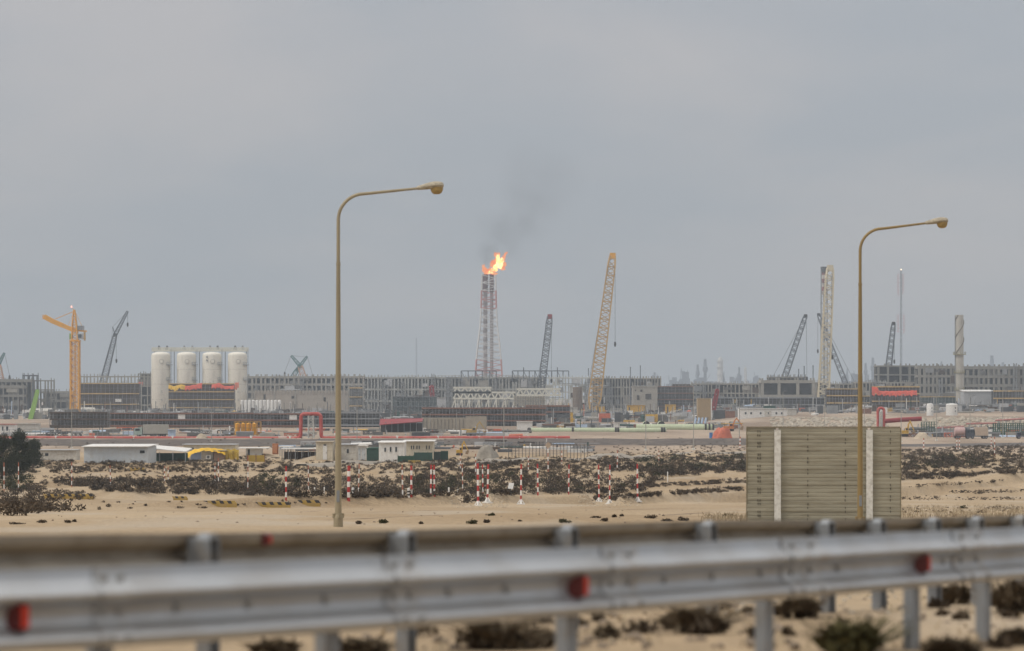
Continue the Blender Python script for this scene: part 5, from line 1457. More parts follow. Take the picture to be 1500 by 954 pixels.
# tower crane
r, s, w, hz = site('tower_crane', 'orange tower crane with sagging solid jib at the left', 'tower crane', 104, 116, 606, 2060, 'cranes over the construction site')
o = Vector(r.location); q = lambda x, y, dy=0: P(x, y, 2060 + dy) - o
t = MB(); t.truss((0, 0, 0), (0, 0, hz(499)), 2 * w, 2 * w, 20, .75); t.bar((0, 0, 0), (0, 0, hz(499)), .8); t.build('mast', CR_OR, r)
t = MB(); t.lathe([(w * 1.1, hz(500)), (w * 1.1, hz(497.5))], n=14); t.box((0, 0, hz(499.5)), (2.6 * w, 2.2 * w, .8)); t.build('slewing_ring', CR_OR, r)
t = MB(); t.truss(q(110, 498), q(109, 475), 4.4, 3.0, 5, .5); t.truss(q(109, 475), q(108.8, 454), 3.0, .8, 5, .45); t.build('tower_head', CR_OR, r)
t = MB(); A, B = q(111, 485), q(92, 477); B2, Ct = q(78, 471), q(65, 464)
t.bar(A, B, 3.0, 3.0); t.bar(B, B2, 3.2, 3.3); t.bar(B2, Ct, 3.4, 3.4); jb = t.build('jib', CR_OR, r)
t = MB(); t.bar(Ct + Vector((0, 0, 1.3)), Ct + Vector((0, 0, -1.8)), 2.6); t.build('jib_tip', mat('orange_pale', (.7, .42, .2), .6), jb)
t = MB(); t.bar(q(110, 484), q(127, 485.5), 2.0, 1.2); t.build('counter_jib', CR_OR, r)
t = MB()
for x in (114.5, 118, 121.5): t.box(tuple(q(x, 480.5)), (1.5, 3, 3.2))
t.build('winch', GREY, r)
t = MB(); t.box(tuple(q(124, 492, -1)), (1.1, 2.5, 7)); t.box(tuple(q(122, 496)), (3.4, 2.5, .8)); t.build('counterweight', mat('counter_ochre', (.45, .27, .08), .7), r)
t = MB(); t.box(tuple(q(117.5, 493, -1)), (4.0, 2.6, 4.2)); cb = t.build('cab', LGREY, r)
t = MB(); t.box(tuple(q(117, 492.5, -2.4)), (2.4, .1, 2.6)); t.build('window', GLASS, cb)
t = MB(); t.bar(q(108.8, 456), q(81, 467.5), .45); t.bar(q(109, 455), q(122, 482), .3); t.bar(q(108.8, 457), q(100, 476), .2); t.build('tie_bar', CR_OR, r)
t = MB(); t.box(tuple(q(102.8, 493)), (1.0, 1.5, 4.2)); t.build('side_box', LIME, r)
t = MB(); t.bar(q(108.5, 454), q(105, 451), .25); t.build('light_arm', CR_OR, r)  # added arm, only there to hold the glow below
t = MB(); t.lathe([(.2, 0), (.55, .4), (.55, 1.0), (.2, 1.5)], tuple(q(104.8, 451)), 10); t.build('far_flame', emit_mat('far_flame_glow', (1, .45, .35), 2.2), r)  # added glow standing in for a small distant flame, no crane lamp

# striped stack behind the cream boom
r, s, w, hz = site('striped_stack', 'red and white banded stack half hidden by the cream boom', 'chimney', 1203, 1211.5, 604, 2650)
t = MB(); n = 6; h = hz(397)
for i in range(n):
    t.m = i % 2; t.lathe([(w * .8, hz(432) + (h - hz(432)) * i / n), (w * .8, hz(432) + (h - hz(432)) * (i + 1) / n)], n=16)
t.build('shaft', [mat('faded_white_band', (.55, .5, .46), .8), mat('faded_red_band', (.28, .09, .08), .8)], r)
t = MB(); t.lathe([(w * 1.15, h - 1), (w * 1.25, hz(391)), (w * .9, hz(391))], n=16); t.build('crown', DGREY, r)
t = MB(); t.truss((0, 0, 0), (0, 0, h), 2.3 * w, 2.0 * w, 26, .3); t.build('lattice', GREY, r)
t = MB(); t.bar((0, 0, 0), (0, 0, hz(431)), w * .7, n=10); t.build('riser', GREY, r)
# guyed masts
for lab, x, yt, d, mm in (('thin guyed radio mast with lit tip near the right edge', 1320, 396, 3000, BLUEG), ('very faint distant mast left of the flare tower', 610, 495, 4300, FARG)):
    r, s, w, hz = site('radio_mast', lab, 'mast', x - 1.4, x + 1.4, 604, d, None)
    h = hz(yt); t = MB(); t.truss((0, 0, 0), (0, 0, h), 1.6, 1.3, 40, .15); t.build('mast', mm, r)
    if x > 1000:
        for (ya, yb2, dx) in ((402, 432, -4.5), (402, 430, 3), (462, 486, -5), (462, 488, 4.5)):
            t = MB()
            for k in (-.5, .5): t.bar((dx / s + k * 1.3, 0, hz(yb2)), (dx / s + k * 1.3, 0, hz(ya)), .2)
            for k in range(6): t.bar((0, 0, hz(ya) + (hz(yb2) - hz(ya)) * k / 5), (dx / s * 1.2, 0, hz(ya) + (hz(yb2) - hz(ya)) * k / 5), .2)
            t.build('antenna_frame', REDP, r)
        t = MB(); t.lathe([(.3, h), (.7, h + .6), (.3, h + 1.4)], n=10); t.build('tip_lamp', emit_mat('tip_lamp_glow', (1, .75, .5), 3.0), r)
for k, (x, yt) in enumerate(((938, 536), (923.5, 538), (862, 540), (1178, 537), (1191, 536), (1170, 541))):
    r, s, w, hz = site('thin_post', ['right of two thin posts standing on the pale rack right of the yellow boom', 'left of two thin posts standing on the pale rack right of the yellow boom', 'thin post just left of the big yellow boom', 'thin post on the roof beside the cream boom, middle', 'thin post on the roof nearest the cream boom', 'shortest thin post on the three bay frame roof'][k], 'post', x - .6, x + .6, 604, 2345 if x < 1000 else 2110, 'thin posts above the roofs')
    t = MB(); t.bar((0, 0, 0), (0, 0, hz(yt)), .65); t.build('shaft', BLUEG, r)
    t = MB(); t.box((0, 0, hz(yt)), (.9, .9, .5)); t.build('cap', DGREY, r)

# ------------------------------------------------------------------ flare
r, s, w, hz = site('flare_tower', 'red and white lattice flare tower with two dark risers', 'flare tower', 697, 735, 600, 3000)
h = hz(403); W0, W1 = 38 / s, 20 / s
zb = [(-1, 600), (0, 558), (1, 527), (2, 504), (3, 478), (4, 452), (5, 426), (6, 403)]
def wid(y): return float(np.interp(y, [403, 470, 505, 535, 600], [20, 23, 32, 37.5, 44])) / s
for k in range(len(zb) - 1):
    t = MB(); ya, yb2 = zb[k][1], zb[k + 1][1]
    t.truss((0, 0, hz(ya)), (0, 0, hz(yb2)), wid(ya), wid(yb2), 4, .85)
    t.build('lattice_section', [mat('tower_pale_red', (.46, .20, .19), .7), mat('tower_white', (.6, .6, .6), .7)][0 if k in (1, 5) else 1], r)
for dx, rad in ((-5, 2.1), (4.3, 1.7)):
    t = MB(); t.tube([(dx / s, 0, 0), (dx / s, 0, hz(408))], rad, 14)
    for k in range(14): t.lathe([(rad * 1.12, hz(590 - k * 13)), (rad * 1.12, hz(590 - k * 13) + 1.2)], (dx / s, 0, 0), 12)
    ri = t.build('riser', mat('riser_grey', (.30, .265, .265), .7), r)
    t = MB(); t.lathe([(rad * 1.3, hz(428)), (rad * 1.3, hz(405)), (rad * 1.6, hz(402.5)), (rad * 1.2, hz(402))], (dx / s, 0, 0), 14); t.build('burner_tip', mat('burnt_tip', (.12, .06, .06), .8), ri)
TOP = Vector((r.location.x, r.location.y, r.location.z + hz(402)))

def flame_mat(name, c0, c1, st):
    m = bpy.data.materials.new(name); m.use_nodes = True
    n, l = m.node_tree.nodes, m.node_tree.links; n.clear()
    out = n.new('ShaderNodeOutputMaterial'); e = n.new('ShaderNodeEmission'); tr = n.new('ShaderNodeBsdfTransparent'); mx = n.new('ShaderNodeMixShader')
    tc = n.new('ShaderNodeTexCoord'); no = n.new('ShaderNodeTexNoise'); no.inputs['Scale'].default_value = .33; no.inputs['Detail'].default_value = 5; no.inputs['Distortion'].default_value = 1.2
    l.new(tc.outputs['Object'], no.inputs['Vector'])
    cr = n.new('ShaderNodeValToRGB'); cr.color_ramp.elements[0].position = .38; cr.color_ramp.elements[1].position = .62
    cr.color_ramp.elements[0].color = (*c0, 1); cr.color_ramp.elements[1].color = (*c1, 1)
    l.new(no.outputs['Fac'], cr.inputs[0]); l.new(cr.outputs[0], e.inputs[0]); e.inputs[1].default_value = st
    lw = n.new('ShaderNodeLayerWeight'); lw.inputs[0].default_value = .35
    r2 = n.new('ShaderNodeValToRGB'); r2.color_ramp.elements[0].position = .05; r2.color_ramp.elements[0].color = (.9, .9, .9, 1); r2.color_ramp.elements[1].position = .85; r2.color_ramp.elements[1].color = (.0, .0, .0, 1)
    l.new(lw.outputs['Facing'], r2.inputs[0]); l.new(r2.outputs[0], mx.inputs[0]); l.new(tr.outputs[0], mx.inputs[1]); l.new(e.outputs[0], mx.inputs[2])
    l.new(mx.outputs[0], out.inputs[0]); return m


fl = thing('flame', 'bright orange and yellow gas flame blowing right from the flare tower', 'flame', TOP)
import bmesh


def blobs(items, seed):
    rnd = random.Random(seed); bm = bmesh.new()
    for (x, y, rx, rz) in items:
        c = P(x, y, 3000) - TOP
        b = bmesh.new(); bmesh.ops.create_icosphere(b, subdivisions=3, radius=1)
        sh = rnd.uniform(0, 99)
        for v in b.verts:
            k = 1 + 1.3 * float(vn(v.co.x * 2.2 + sh, v.co.z * 2.2 + v.co.y, 3)) + .6 * float(vn(v.co.x * 5 + sh, v.co.z * 5 - v.co.y * 3, 4))
            z = v.co.z
            v.co = Vector((v.co.x * rx * k + (z * z * rx * .5 if z > 0 else 0), v.co.y * rx * k, z * rz * k * (1.25 if z > 0 else .8)))
        me = bpy.data.meshes.new('tmp'); b.to_mesh(me); b.free()
        off = len(bm.verts)
        for v in me.vertices: bm.verts.new(v.co + c + Vector((0, rnd.uniform(-3, 3), 0)))
        bm.verts.ensure_lookup_table()
        for p in me.polygons: bm.faces.new([bm.verts[off + i] for i in p.vertices])
        bpy.data.meshes.remove(me)
    return bm


def from_bm(bm, name, m, parent):
    me = bpy.data.meshes.new(name); bm.to_mesh(me); bm.free(); me.materials.append(m)
    me.polygons.foreach_set('use_smooth', [True] * len(me.polygons))
    ob = bpy.data.objects.new(name, me); C.objects.link(ob); ob.parent = parent; return ob


sc = 3000 / F
core = [(727, 391, 5, 5), (731, 384, 5, 6), (724, 396, 5, 4), (733, 391, 4, 4), (728, 380, 3.5, 5), (719, 399, 4, 3), (735, 383, 3, 4), (714, 400, 3.5, 2.6), (730, 377, 2.5, 3.2)]
outer = [(709, 396, 3.2, 4), (712, 399, 4, 4), (720, 397, 5, 4), (726, 374, 2.4, 3), (737, 379, 3, 4), (737, 394, 3.5, 3), (723, 387, 4, 5), (740, 373, 1.8, 2.2), (731, 373, 1.5, 2), (708, 391, 2, 2.4), (742, 371, 1.2, 1.5), (738, 389, 2.6, 3), (724, 402, 4, 2.4)]
from_bm(blobs([(x, y, a * sc, b * sc) for x, y, a, b in outer], 2), 'outer_tongues', flame_mat('flame_orange', (1, .16, .03), (1, .42, .14), 1.15), fl)
from_bm(blobs([(x, y, a * sc * .8, b * sc * .8) for x, y, a, b in core], 1), 'bright_core', flame_mat('flame_yellow', (1, .36, .05), (1, .85, .40), 2.6), fl)


def smoke(label, p0, p1, r0, r1, dens):
    a, b = P(*p0, 3012), P(*p1, 3012); ax = b - a; L = ax.length
    ob_root = None
    n = 20; vs = []; fs = []; rings = 12
    for i in range(rings + 1):
        k = i / rings; rr = r0 + (r1 - r0) * k
        for j in range(n): vs.append((rr * math.cos(2 * math.pi * j / n), rr * math.sin(2 * math.pi * j / n), k * L))
    for i in range(rings):
        for j in range(n): fs.append((i * n + j, i * n + (j + 1) % n, (i + 1) * n + (j + 1) % n, (i + 1) * n + j))
    fs.append(tuple(range(n - 1, -1, -1))); fs.append(tuple(rings * n + j for j in range(n)))
    mb = MB(); mb.add(vs, fs)
    m = bpy.data.materials.new('smoke_volume'); m.use_nodes = True
    nn, l = m.node_tree.nodes, m.node_tree.links; nn.clear()
    out = nn.new('ShaderNodeOutputMaterial'); pv = nn.new('ShaderNodeVolumePrincipled'); pv.inputs['Color'].default_value = (.12, .115, .115, 1)
    tc = nn.new('ShaderNodeTexCoord'); sp = nn.new('ShaderNodeSeparateXYZ'); l.new(tc.outputs['Object'], sp.inputs[0])
    def M(op, a_, b_, cl=False):
        x = nn.new('ShaderNodeMath'); x.operation = op; x.use_clamp = cl
        for i, v in enumerate((a_, b_)):
            if v is None: continue
            if isinstance(v, (int, float)): x.inputs[i].default_value = v
            else: l.new(v, x.inputs[i])
        return x.outputs[0]
    rad = M('SQRT', M('ADD', M('MULTIPLY', sp.outputs[0], sp.outputs[0]), M('MULTIPLY', sp.outputs[1], sp.outputs[1])), None)
    t_ = M('DIVIDE', sp.outputs[2], L)
    Rz = M('MULTIPLY_ADD', t_, r1 - r0); Rz.node.inputs[2].default_value = r0
    fall = M('SUBTRACT', 1.0, M('DIVIDE', rad, Rz), True)
    fade = M('MULTIPLY', M('SUBTRACT', 1.0, t_, True), M('MULTIPLY', t_, 7.0, True))
    no = nn.new('ShaderNodeTexNoise'); no.inputs['Scale'].default_value = .045; no.inputs['Detail'].default_value = 3; l.new(tc.outputs['Object'], no.inputs['Vector'])
    mr = nn.new('ShaderNodeMapRange'); mr.inputs['From Min'].default_value = .35; mr.inputs['From Max'].default_value = .68; l.new(no.outputs['Fac'], mr.inputs['Value'])
    den = M('MULTIPLY', M('MULTIPLY', M('MULTIPLY', fall, fade), mr.outputs[0]), dens)
    l.new(den, pv.inputs['Density']); l.new(pv.outputs[0], out.inputs['Volume'])
    ob = mb.build('smoke_plume', m); ob.location = a
    ob.rotation_euler = ax.to_track_quat('Z', 'Y').to_euler()
    tag(ob, label, 'smoke', 'smoke of the flare', 'thing')
    return ob


smoke('dark smoke wisp rising behind the left side of the flame', (708, 396), (738, 310), 9, 38, .04)
smoke('faint grey smoke drifting up right of the flame', (738, 388), (815, 215), 14, 70, .016)

# ------------------------------------------------------------------ far refinery in the haze
def far_tower(label, x, w_, yt, m, kind, d=7000):
    r, s, w, hz = site('refinery_tower', label, 'refinery tower', x - w_ / 2, x + w_ / 2, 592, d, 'distant refinery towers')
    h = hz(yt)
    if kind == 'column':
        t = MB(); t.lathe([(w * .75, 0), (w * .75, h * .93), (w * .5, h * .97), (w * .2, h)], n=14); t.build('shaft', m, r, True)
        t = MB()
        for z in (.45, .62, .78, .9): t.lathe([(w * .75, h * z), (w * 1.15, h * z), (w * 1.15, h * z + 1.2), (w * .75, h * z + 1.2)], n=14)
        t.build('platform', m, r)
    elif kind == 'head':
        t = MB(); t.truss((0, 0, 0), (0, 0, h), w * .9, w * .7, 12, .9); t.bar((0, 0, 0), (0, 0, h * .8), w * .5); t.build('shaft', m, r)
        t = MB(); t.lathe([(w * .4, h * .68), (w * .95, h * .74), (w * .95, h * .82), (w * .62, h * .84), (w * .62, h * .93), (w * .3, h * .95), (w * .3, h)], n=12); t.build('head', m, r)
    elif kind == 'block':
        t = MB()
        rnd = random.Random(int(x))
        for k in range(7 if w < 40 else 26):
            ww = w * (rnd.uniform(.3, .6) if w < 40 else rnd.uniform(.05, .16)); xx = rnd.uniform(-w * .7, w * .7); hh = h * ((1 - .45 * abs(xx) / w) * rnd.uniform(.85, 1.0) if w < 40 else rnd.uniform(.62, 1.0))
            t.box((xx, rnd.uniform(-5, 5), hh / 2), (ww, ww, hh))
        t.build('blocks', m, r)
        t = MB()
        for k in range(5): t.bar((rnd.uniform(-w, w), 0, 0), (rnd.uniform(-w, w) * .8, 0, h * rnd.uniform(.6, 1.02)), 1.2)
        t.build('pipes', m, r)


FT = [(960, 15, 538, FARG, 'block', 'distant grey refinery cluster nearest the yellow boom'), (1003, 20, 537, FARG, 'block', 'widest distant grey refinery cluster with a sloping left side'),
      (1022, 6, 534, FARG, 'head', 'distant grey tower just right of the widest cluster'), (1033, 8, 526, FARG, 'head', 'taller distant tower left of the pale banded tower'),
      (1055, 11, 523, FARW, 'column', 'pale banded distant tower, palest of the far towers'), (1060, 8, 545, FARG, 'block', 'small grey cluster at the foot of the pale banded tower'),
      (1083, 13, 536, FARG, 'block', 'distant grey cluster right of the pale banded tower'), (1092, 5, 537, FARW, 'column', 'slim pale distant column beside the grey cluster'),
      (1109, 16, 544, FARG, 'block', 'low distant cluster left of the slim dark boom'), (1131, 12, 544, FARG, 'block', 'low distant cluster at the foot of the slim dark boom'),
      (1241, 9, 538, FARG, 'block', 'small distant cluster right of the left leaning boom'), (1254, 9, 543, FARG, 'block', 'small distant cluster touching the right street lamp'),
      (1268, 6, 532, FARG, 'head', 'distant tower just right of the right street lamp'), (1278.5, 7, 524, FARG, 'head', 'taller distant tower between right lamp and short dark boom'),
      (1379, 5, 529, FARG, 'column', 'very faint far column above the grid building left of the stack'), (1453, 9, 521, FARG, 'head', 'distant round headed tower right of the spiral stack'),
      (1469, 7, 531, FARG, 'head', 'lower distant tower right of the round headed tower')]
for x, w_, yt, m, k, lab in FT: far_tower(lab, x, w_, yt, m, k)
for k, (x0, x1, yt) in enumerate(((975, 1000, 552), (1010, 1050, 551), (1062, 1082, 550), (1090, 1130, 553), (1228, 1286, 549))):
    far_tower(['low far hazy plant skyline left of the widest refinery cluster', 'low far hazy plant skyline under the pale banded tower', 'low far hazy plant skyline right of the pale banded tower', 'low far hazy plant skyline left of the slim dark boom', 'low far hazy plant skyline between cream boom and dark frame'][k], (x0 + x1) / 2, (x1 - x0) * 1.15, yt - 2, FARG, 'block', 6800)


# ------------------------------------------------------------------ uncountable clutter of materials between the blocks
CLM = [DGREY, GREY, LGREY, WHITE, SHADE2, NET, YEL, RUST, CONCL, PBLUE, TARP_O, GREEND]


def clutter(x0, x1, yt, yb, d0, d1, n, wts, seed, hmax):
    rnd = random.Random(seed); mb = MB()
    for i in range(n):
        d = rnd.uniform(d0, d1); X = (rnd.uniform(x0, x1) - CX) / F * d; z = float(gz(X, d))
        mb.m = rnd.choices(range(len(CLM)), wts)[0]; k = rnd.random(); hh = hmax * rnd.uniform(.15, 1) ** 1.5
        if k < .38:
            mb.box((X, d, z + hh * .4), (rnd.uniform(1.5, 7), rnd.uniform(2, 5), hh * .8))
        elif k < .66:
            mb.bar((X, d, z - .5), (X + rnd.uniform(-.4, .4), d, z + hh * 1.5), rnd.uniform(.22, .5))
        elif k < .8:
            L = rnd.uniform(4, 14); zz = z + hh * rnd.uniform(.2, .8); mb.bar((X - L / 2, d, zz), (X + L / 2, d + rnd.uniform(-2, 2), zz + rnd.uniform(-.3, .3)), rnd.uniform(.3, 1.1), n=8)
        elif k < .9:
            L = rnd.uniform(3, 9); mb.truss((X - L / 2, d, z + hh * .5), (X + L / 2, d, z + hh * .55), 1.2, 1.2, 5, .25)
        else:
            mb.lathe([(hh * .25, 0), (hh * .25, hh * .6), (hh * .1, hh * .7)], (X, d, z), 12)
    ob = mb.build('construction_clutter', CLM); ob['kind'] = 'stuff'
    return ob


#            DG  G  LG  W  S2 NT YE RU CL PB OR GD
clutter(0, 240, 600, 620, 1700, 2060, 300, (3, 4, 4, 3, 3, 2, .2, .5, 3, .2, .2, .2), 1, 8)
clutter(215, 560, 590, 610, 1500, 2050, 700, (5, 6, 4, 1.5, 4, 2, .2, .5, 2, .2, .1, .5), 2, 7)
clutter(540, 830, 595, 625, 1350, 1950, 600, (6, 5, 3, 1.2, 4, 2, .2, 1, 1, .2, .2, 1), 3, 6)
clutter(790, 1085, 618, 628, 1200, 1320, 230, (4, 5, 4, 2, 3, 1, .3, .3, 2, .5, .2, 1.5), 14, 2.6)
clutter(810, 1110, 585, 625, 1500, 2050, 1200, (4, 5, 4, 2, 3, 1, .6, .6, 3, .4, .4, .5), 4, 6.5)
clutter(1040, 1500, 590, 612, 1600, 2050, 650, (4, 5, 4, 1.5, 3, 2, .4, 1, 2, .2, .4, .3), 5, 6)
clutter(0, 760, 625, 636, 985, 1150, 300, (2, 3, 3, 3, 2, 1, .5, .7, 3, .7, .8, .3), 6, 1.7)
clutter(1340, 1500, 612, 640, 960, 1180, 220, (2, 4, 3, 2, 2, 1, .5, 1, 3, .3, .7, 1.2), 7, 1.8)
clutter(400, 870, 655, 671, 700, 830, 120, (3, 3, 2, 2, 2, 2, .3, 1, 1, .3, .2, 1), 8, 1.2)
# named extras in the clutter
for lab, x0, x1, yt, yb, m, d in (('left yellow container among the racks right of the yellow boom', 919, 946, 594, 605, YEL, 1850), ('right yellow container with red foot left of the tan block', 975, 990, 593, 605, YEL, 1840),
                                  ('yellow machine box at the foot of the big yellow boom', 873, 886, 596, 606, YEL, 1900), ('white office container left of the big yellow boom', 826, 846, 597, 612, DIRTYW, 1700)):
    cabin(lab, x0, x1, yt, yb, m, m, 5, d=d, name='container', cat='container', group=None, doors=((x0 + 2, x0 + 4, DGREY),))
r, s, w, hz = site('wrapped_vessels', 'row of wrapped white vessels behind the dark scaffold wall', 'vessels', 352, 412, 604, 1980)
t = MB()
for i in range(11): x = -w + 2 * w * (i + .5) / 11; t.tube([(x, 0, hz(604)), (x, 0, hz(587 + (i % 3) * .5)), (x, 0, hz(586))], [w / 12, w / 12, w / 20], 10)
t.build('vessels', WHITE, r, True)
t = MB(); t.box((0, 1.5, hz(598)), (2 * w, 2.5, 1.0)); t.build('skid', DGREY, r)
for k, (x0, x1, y0, y1, lab) in enumerate(((42, 78, 597, 611, 'long white horizontal vessel behind the lime green crane'), (118, 140, 596, 606, 'short white vessel right of the tower crane foot'))):
    r, s, w, hz = site('white_vessel', lab, 'vessel', x0, x1, y1 + 4, 1900)
    zc = (hz(y0) + hz(y1)) / 2; rr = (hz(y0) - hz(y1)) / 2 * .8
    t = MB(); t.tube([(-w, 0, zc), (-w + rr * .3, 0, zc), (w - rr * .3, 0, zc), (w, 0, zc)], [rr * .4, rr, rr, rr * .4], 16); t.build('shell', DIRTYW, r, True)
    for sx in (-.6, .6):
        t = MB(); t.box((sx * w, 0, zc * .45), (1.2, rr * 1.5, zc)); t.build('saddle', CONC, r)

# ------------------------------------------------------------------ vegetation
def leaf_quads(rng, cen, rad, n, size, flat=0.0, up=0.5):
    """n leaf quads spread through an ellipsoid (rad = 3 radii), biased towards the shell"""
    v = rng.normal(size=(n, 3)); v /= np.linalg.norm(v, axis=1)[:, None]
    rr = rng.uniform(.25, 1, (n, 1)) ** .6
    c = np.asarray(cen) + v * rr * np.asarray(rad)
    a = rng.normal(size=(n, 3)); a /= np.linalg.norm(a, axis=1)[:, None]
    a = a + v * up; a /= np.linalg.norm(a, axis=1)[:, None]
    b = np.cross(a, rng.normal(size=(n, 3))); b /= np.linalg.norm(b, axis=1)[:, None]
    s = size * rng.uniform(.5, 1.4, (n, 1))
    q = np.stack([c - a * s - b * s * .15, c + b * s * .42, c + a * s + b * s * .1, c - b * s * .42], 1)
    return q.reshape(-1, 3)


def quads_obj(name, V, m, kind=None):
    Q = np.arange(len(V), dtype=np.int32).reshape(-1, 4)
    return np_mesh(name, V, Q, m, kind, False)


def bush_verts(rng, w, h, n, size, lobes=4):
    out = []
    for k in range(lobes):
        a = rng.uniform(0, 6.28); o = rng.uniform(0, .55) * w
        kh = rng.uniform(.55, 1.0)
        out.append(leaf_quads(rng, (o * math.cos(a), o * math.sin(a) * .8, h * kh * .45), (w * rng.uniform(.35, .6), w * .45, h * kh * .52), n // lobes, size))
    V = np.concatenate(out); V[:, 2] = np.maximum(V[:, 2], -.05)
    return V


rng = np.random.default_rng(11)


def scrub_field(name, areas, m, seed, per=48, thr=-.27):
    rg = np.random.default_rng(seed); out = []
    for (pts, n, w0, w1) in areas:
        # pts: quadrilateral top-left, top-right, bottom-right, bottom-left on the ground as seen
        for i in range(n):
            u, v = rg.uniform(), rg.uniform()
            t = np.array(pts[0]) * (1 - u) + np.array(pts[1]) * u; b = np.array(pts[3]) * (1 - u) + np.array(pts[2]) * u
            x, y = t * (1 - v) + b * v
            g = G(x, y)
            if vn(g.x / 6 + seed, g.y / 5, 21) + .6 * vn(g.x / 2 + seed, g.y / 2.5, 22) < thr: continue
            w = rg.uniform(w0, w1) * .8; h = w * rg.uniform(.5, .95)
            V = bush_verts(rg, w, h, per, .03 + .11 * w, 4) + np.array(g)
            out.append(V)
    return quads_obj(name, np.concatenate(out), m, 'stuff')


A = [  # dark scrub belts
    ([(430, 701), (700, 699), (700, 728), (430, 730)], 420, .9, 1.9), ([(700, 698), (1000, 690), (940, 722), (700, 727)], 420, .9, 1.9),
    ([(60, 704), (300, 705), (430, 728), (150, 722)], 380, .8, 1.7), ([(250, 700), (440, 706), (440, 728), (330, 726)], 200, .9, 1.7),
    ([(0, 716), (60, 712), (120, 748), (0, 758)], 170, .8, 1.5), ([(60, 720), (150, 724), (130, 735), (60, 745)], 60, .7, 1.3),
    ([(0, 676), (440, 676), (440, 692), (0, 694)], 900, .4, 1.3), ([(440, 676), (760, 674), (760, 692), (440, 696)], 620, .4, 1.2),
    ([(620, 680), (900, 674), (1000, 690), (620, 702)], 700, .5, 1.4), ([(860, 672), (1093, 664), (1093, 690), (900, 690)], 680, .5, 1.5),
    ([(940, 688), (1093, 668), (1093, 696), (960, 697)], 170, 1.0, 2.1),
    ([(900, 728), (1093, 714), (1093, 719), (900, 733)], 150, .5, 1.0), ([(930, 712), (1093, 702), (1093, 708), (930, 716)], 160, .5, .9),
    ([(1319, 660), (1500, 650), (1500, 657), (1319, 668)], 420, .5, 1.1), ([(1319, 668), (1500, 658), (1500, 676), (1319, 690)], 520, .8, 1.7),
    ([(1319, 688), (1500, 676), (1500, 682), (1319, 696)], 150, .6, 1.3), ([(1319, 697), (1500, 684), (1500, 694), (1319, 707)], 380, .6, 1.4),
    ([(430, 690), (700, 688), (700, 693), (430, 695)], 70, .4, .9), ([(680, 722), (712, 722), (712, 735), (680, 735)], 26, .5, .9), ([(872, 722), (905, 722), (905, 734), (872, 734)], 26, .5, .9),
    ([(480, 722), (640, 718), (640, 730), (490, 733)], 60, .6, 1.2),
    ([(745, 712), (860, 714), (900, 722), (745, 722)], 40, .4, .8),
    ([(1330, 711), (1470, 704), (1470, 708), (1330, 715)], 70, .12, .32), ([(1390, 719), (1500, 718), (1500, 722), (1390, 723)], 90, .12, .36), ([(1322, 727), (1390, 727), (1390, 733), (1322, 733)], 50, .10, .28), ([(1400, 729), (1500, 729), (1500, 733), (1400, 733)], 60, .10, .3),
    ([(1319, 742), (1500, 742), (1500, 752), (1319, 752)], 60, .08, .2),
    ([(860, 657), (1093, 652), (1093, 663), (860, 672)], 220, .3, 1.0), ([(560, 672), (860, 670), (860, 676), (560, 680)], 160, .3, .9), ([(0, 671), (440, 671), (440, 677), (0, 677)], 220, .3, .8),
    ([(560, 860), (1500, 860), (1500, 950), (560, 950)], 50, .06, .2), ([(100, 736), (480, 734), (480, 740), (100, 748)], 30, .15, .5),
    ([(80, 690), (430, 690), (430, 704), (80, 702)], 120, .25, .8), ([(60, 700), (440, 700), (440, 716), (60, 712)], 260, .4, 1.2),
    ([(0, 640), (1090, 642), (1090, 657), (0, 660)], 240, .5, 1.1),
]
scrub_field('dry_scrub', A, SCRUB, 5)
B = [([(930, 676), (1093, 664), (1093, 690), (960, 692)], 60, 1.2, 2.4), ([(600, 702), (700, 700), (700, 722), (600, 724)], 50, 1.2, 2.0), ([(1330, 672), (1440, 668), (1440, 684), (1330, 688)], 40, 1.2, 2.2),
     ([(380, 696), (440, 696), (440, 722), (380, 720)], 30, 1.0, 1.8), ([(0, 676), (60, 676), (40, 720), (0, 722)], 60, 1.2, 2.2), ([(700, 698), (1000, 694), (900, 720), (700, 724)], 40, 1.0, 1.8)]
scrub_field('olive_scrub', B, SCRUBG, 6, 60)


def grass_field(name, areas, seed, h0, h1):
    rg = np.random.default_rng(seed); out = []
    for (x0, x1, y0, y1, n) in areas:
        for i in range(n):
            g = np.array(G(rg.uniform(x0, x1), rg.uniform(y0, y1)))
            for k in range(7):
                h = rg.uniform(h0, h1); a = rg.uniform(0, 6.28); ww = .018
                l = rg.normal(0, .3, 2) * h; b = g + np.array([rg.normal(0, .12), rg.normal(0, .12), -.03])
                d_ = np.array([math.cos(a), math.sin(a), 0]) * ww; tp = b + np.array([l[0], l[1], h])
                out.append(np.array([b - d_, b + d_, tp + d_ * .4, tp - d_ * .4]))
    return quads_obj(name, np.concatenate(out), STRAW, 'stuff')


grass_field('dry_grass', [(1320, 1500, 741, 759, 420), (1030, 1094, 756, 766, 70)], 4, .10, .26)
grass_field('dry_grass', [(560, 1500, 850, 952, 60)], 9, .03, .09)

NEARS = leaf_mat('near_dry_bush', (0.03, 0.022, 0.014), (0.19, 0.145, 0.095))
NEARG = leaf_mat('near_olive_bush', (0.025, 0.024, 0.010), (0.13, 0.115, 0.05))
rubble('ground_stones', 0, 1500, 738, 768, 150, .055, 31, mat('brown_stone', (.24, .19, .14), .95))
rubble('ground_stones', 480, 1500, 855, 952, 300, .035, 32, mat('brown_stone', (.24, .19, .14), .95))
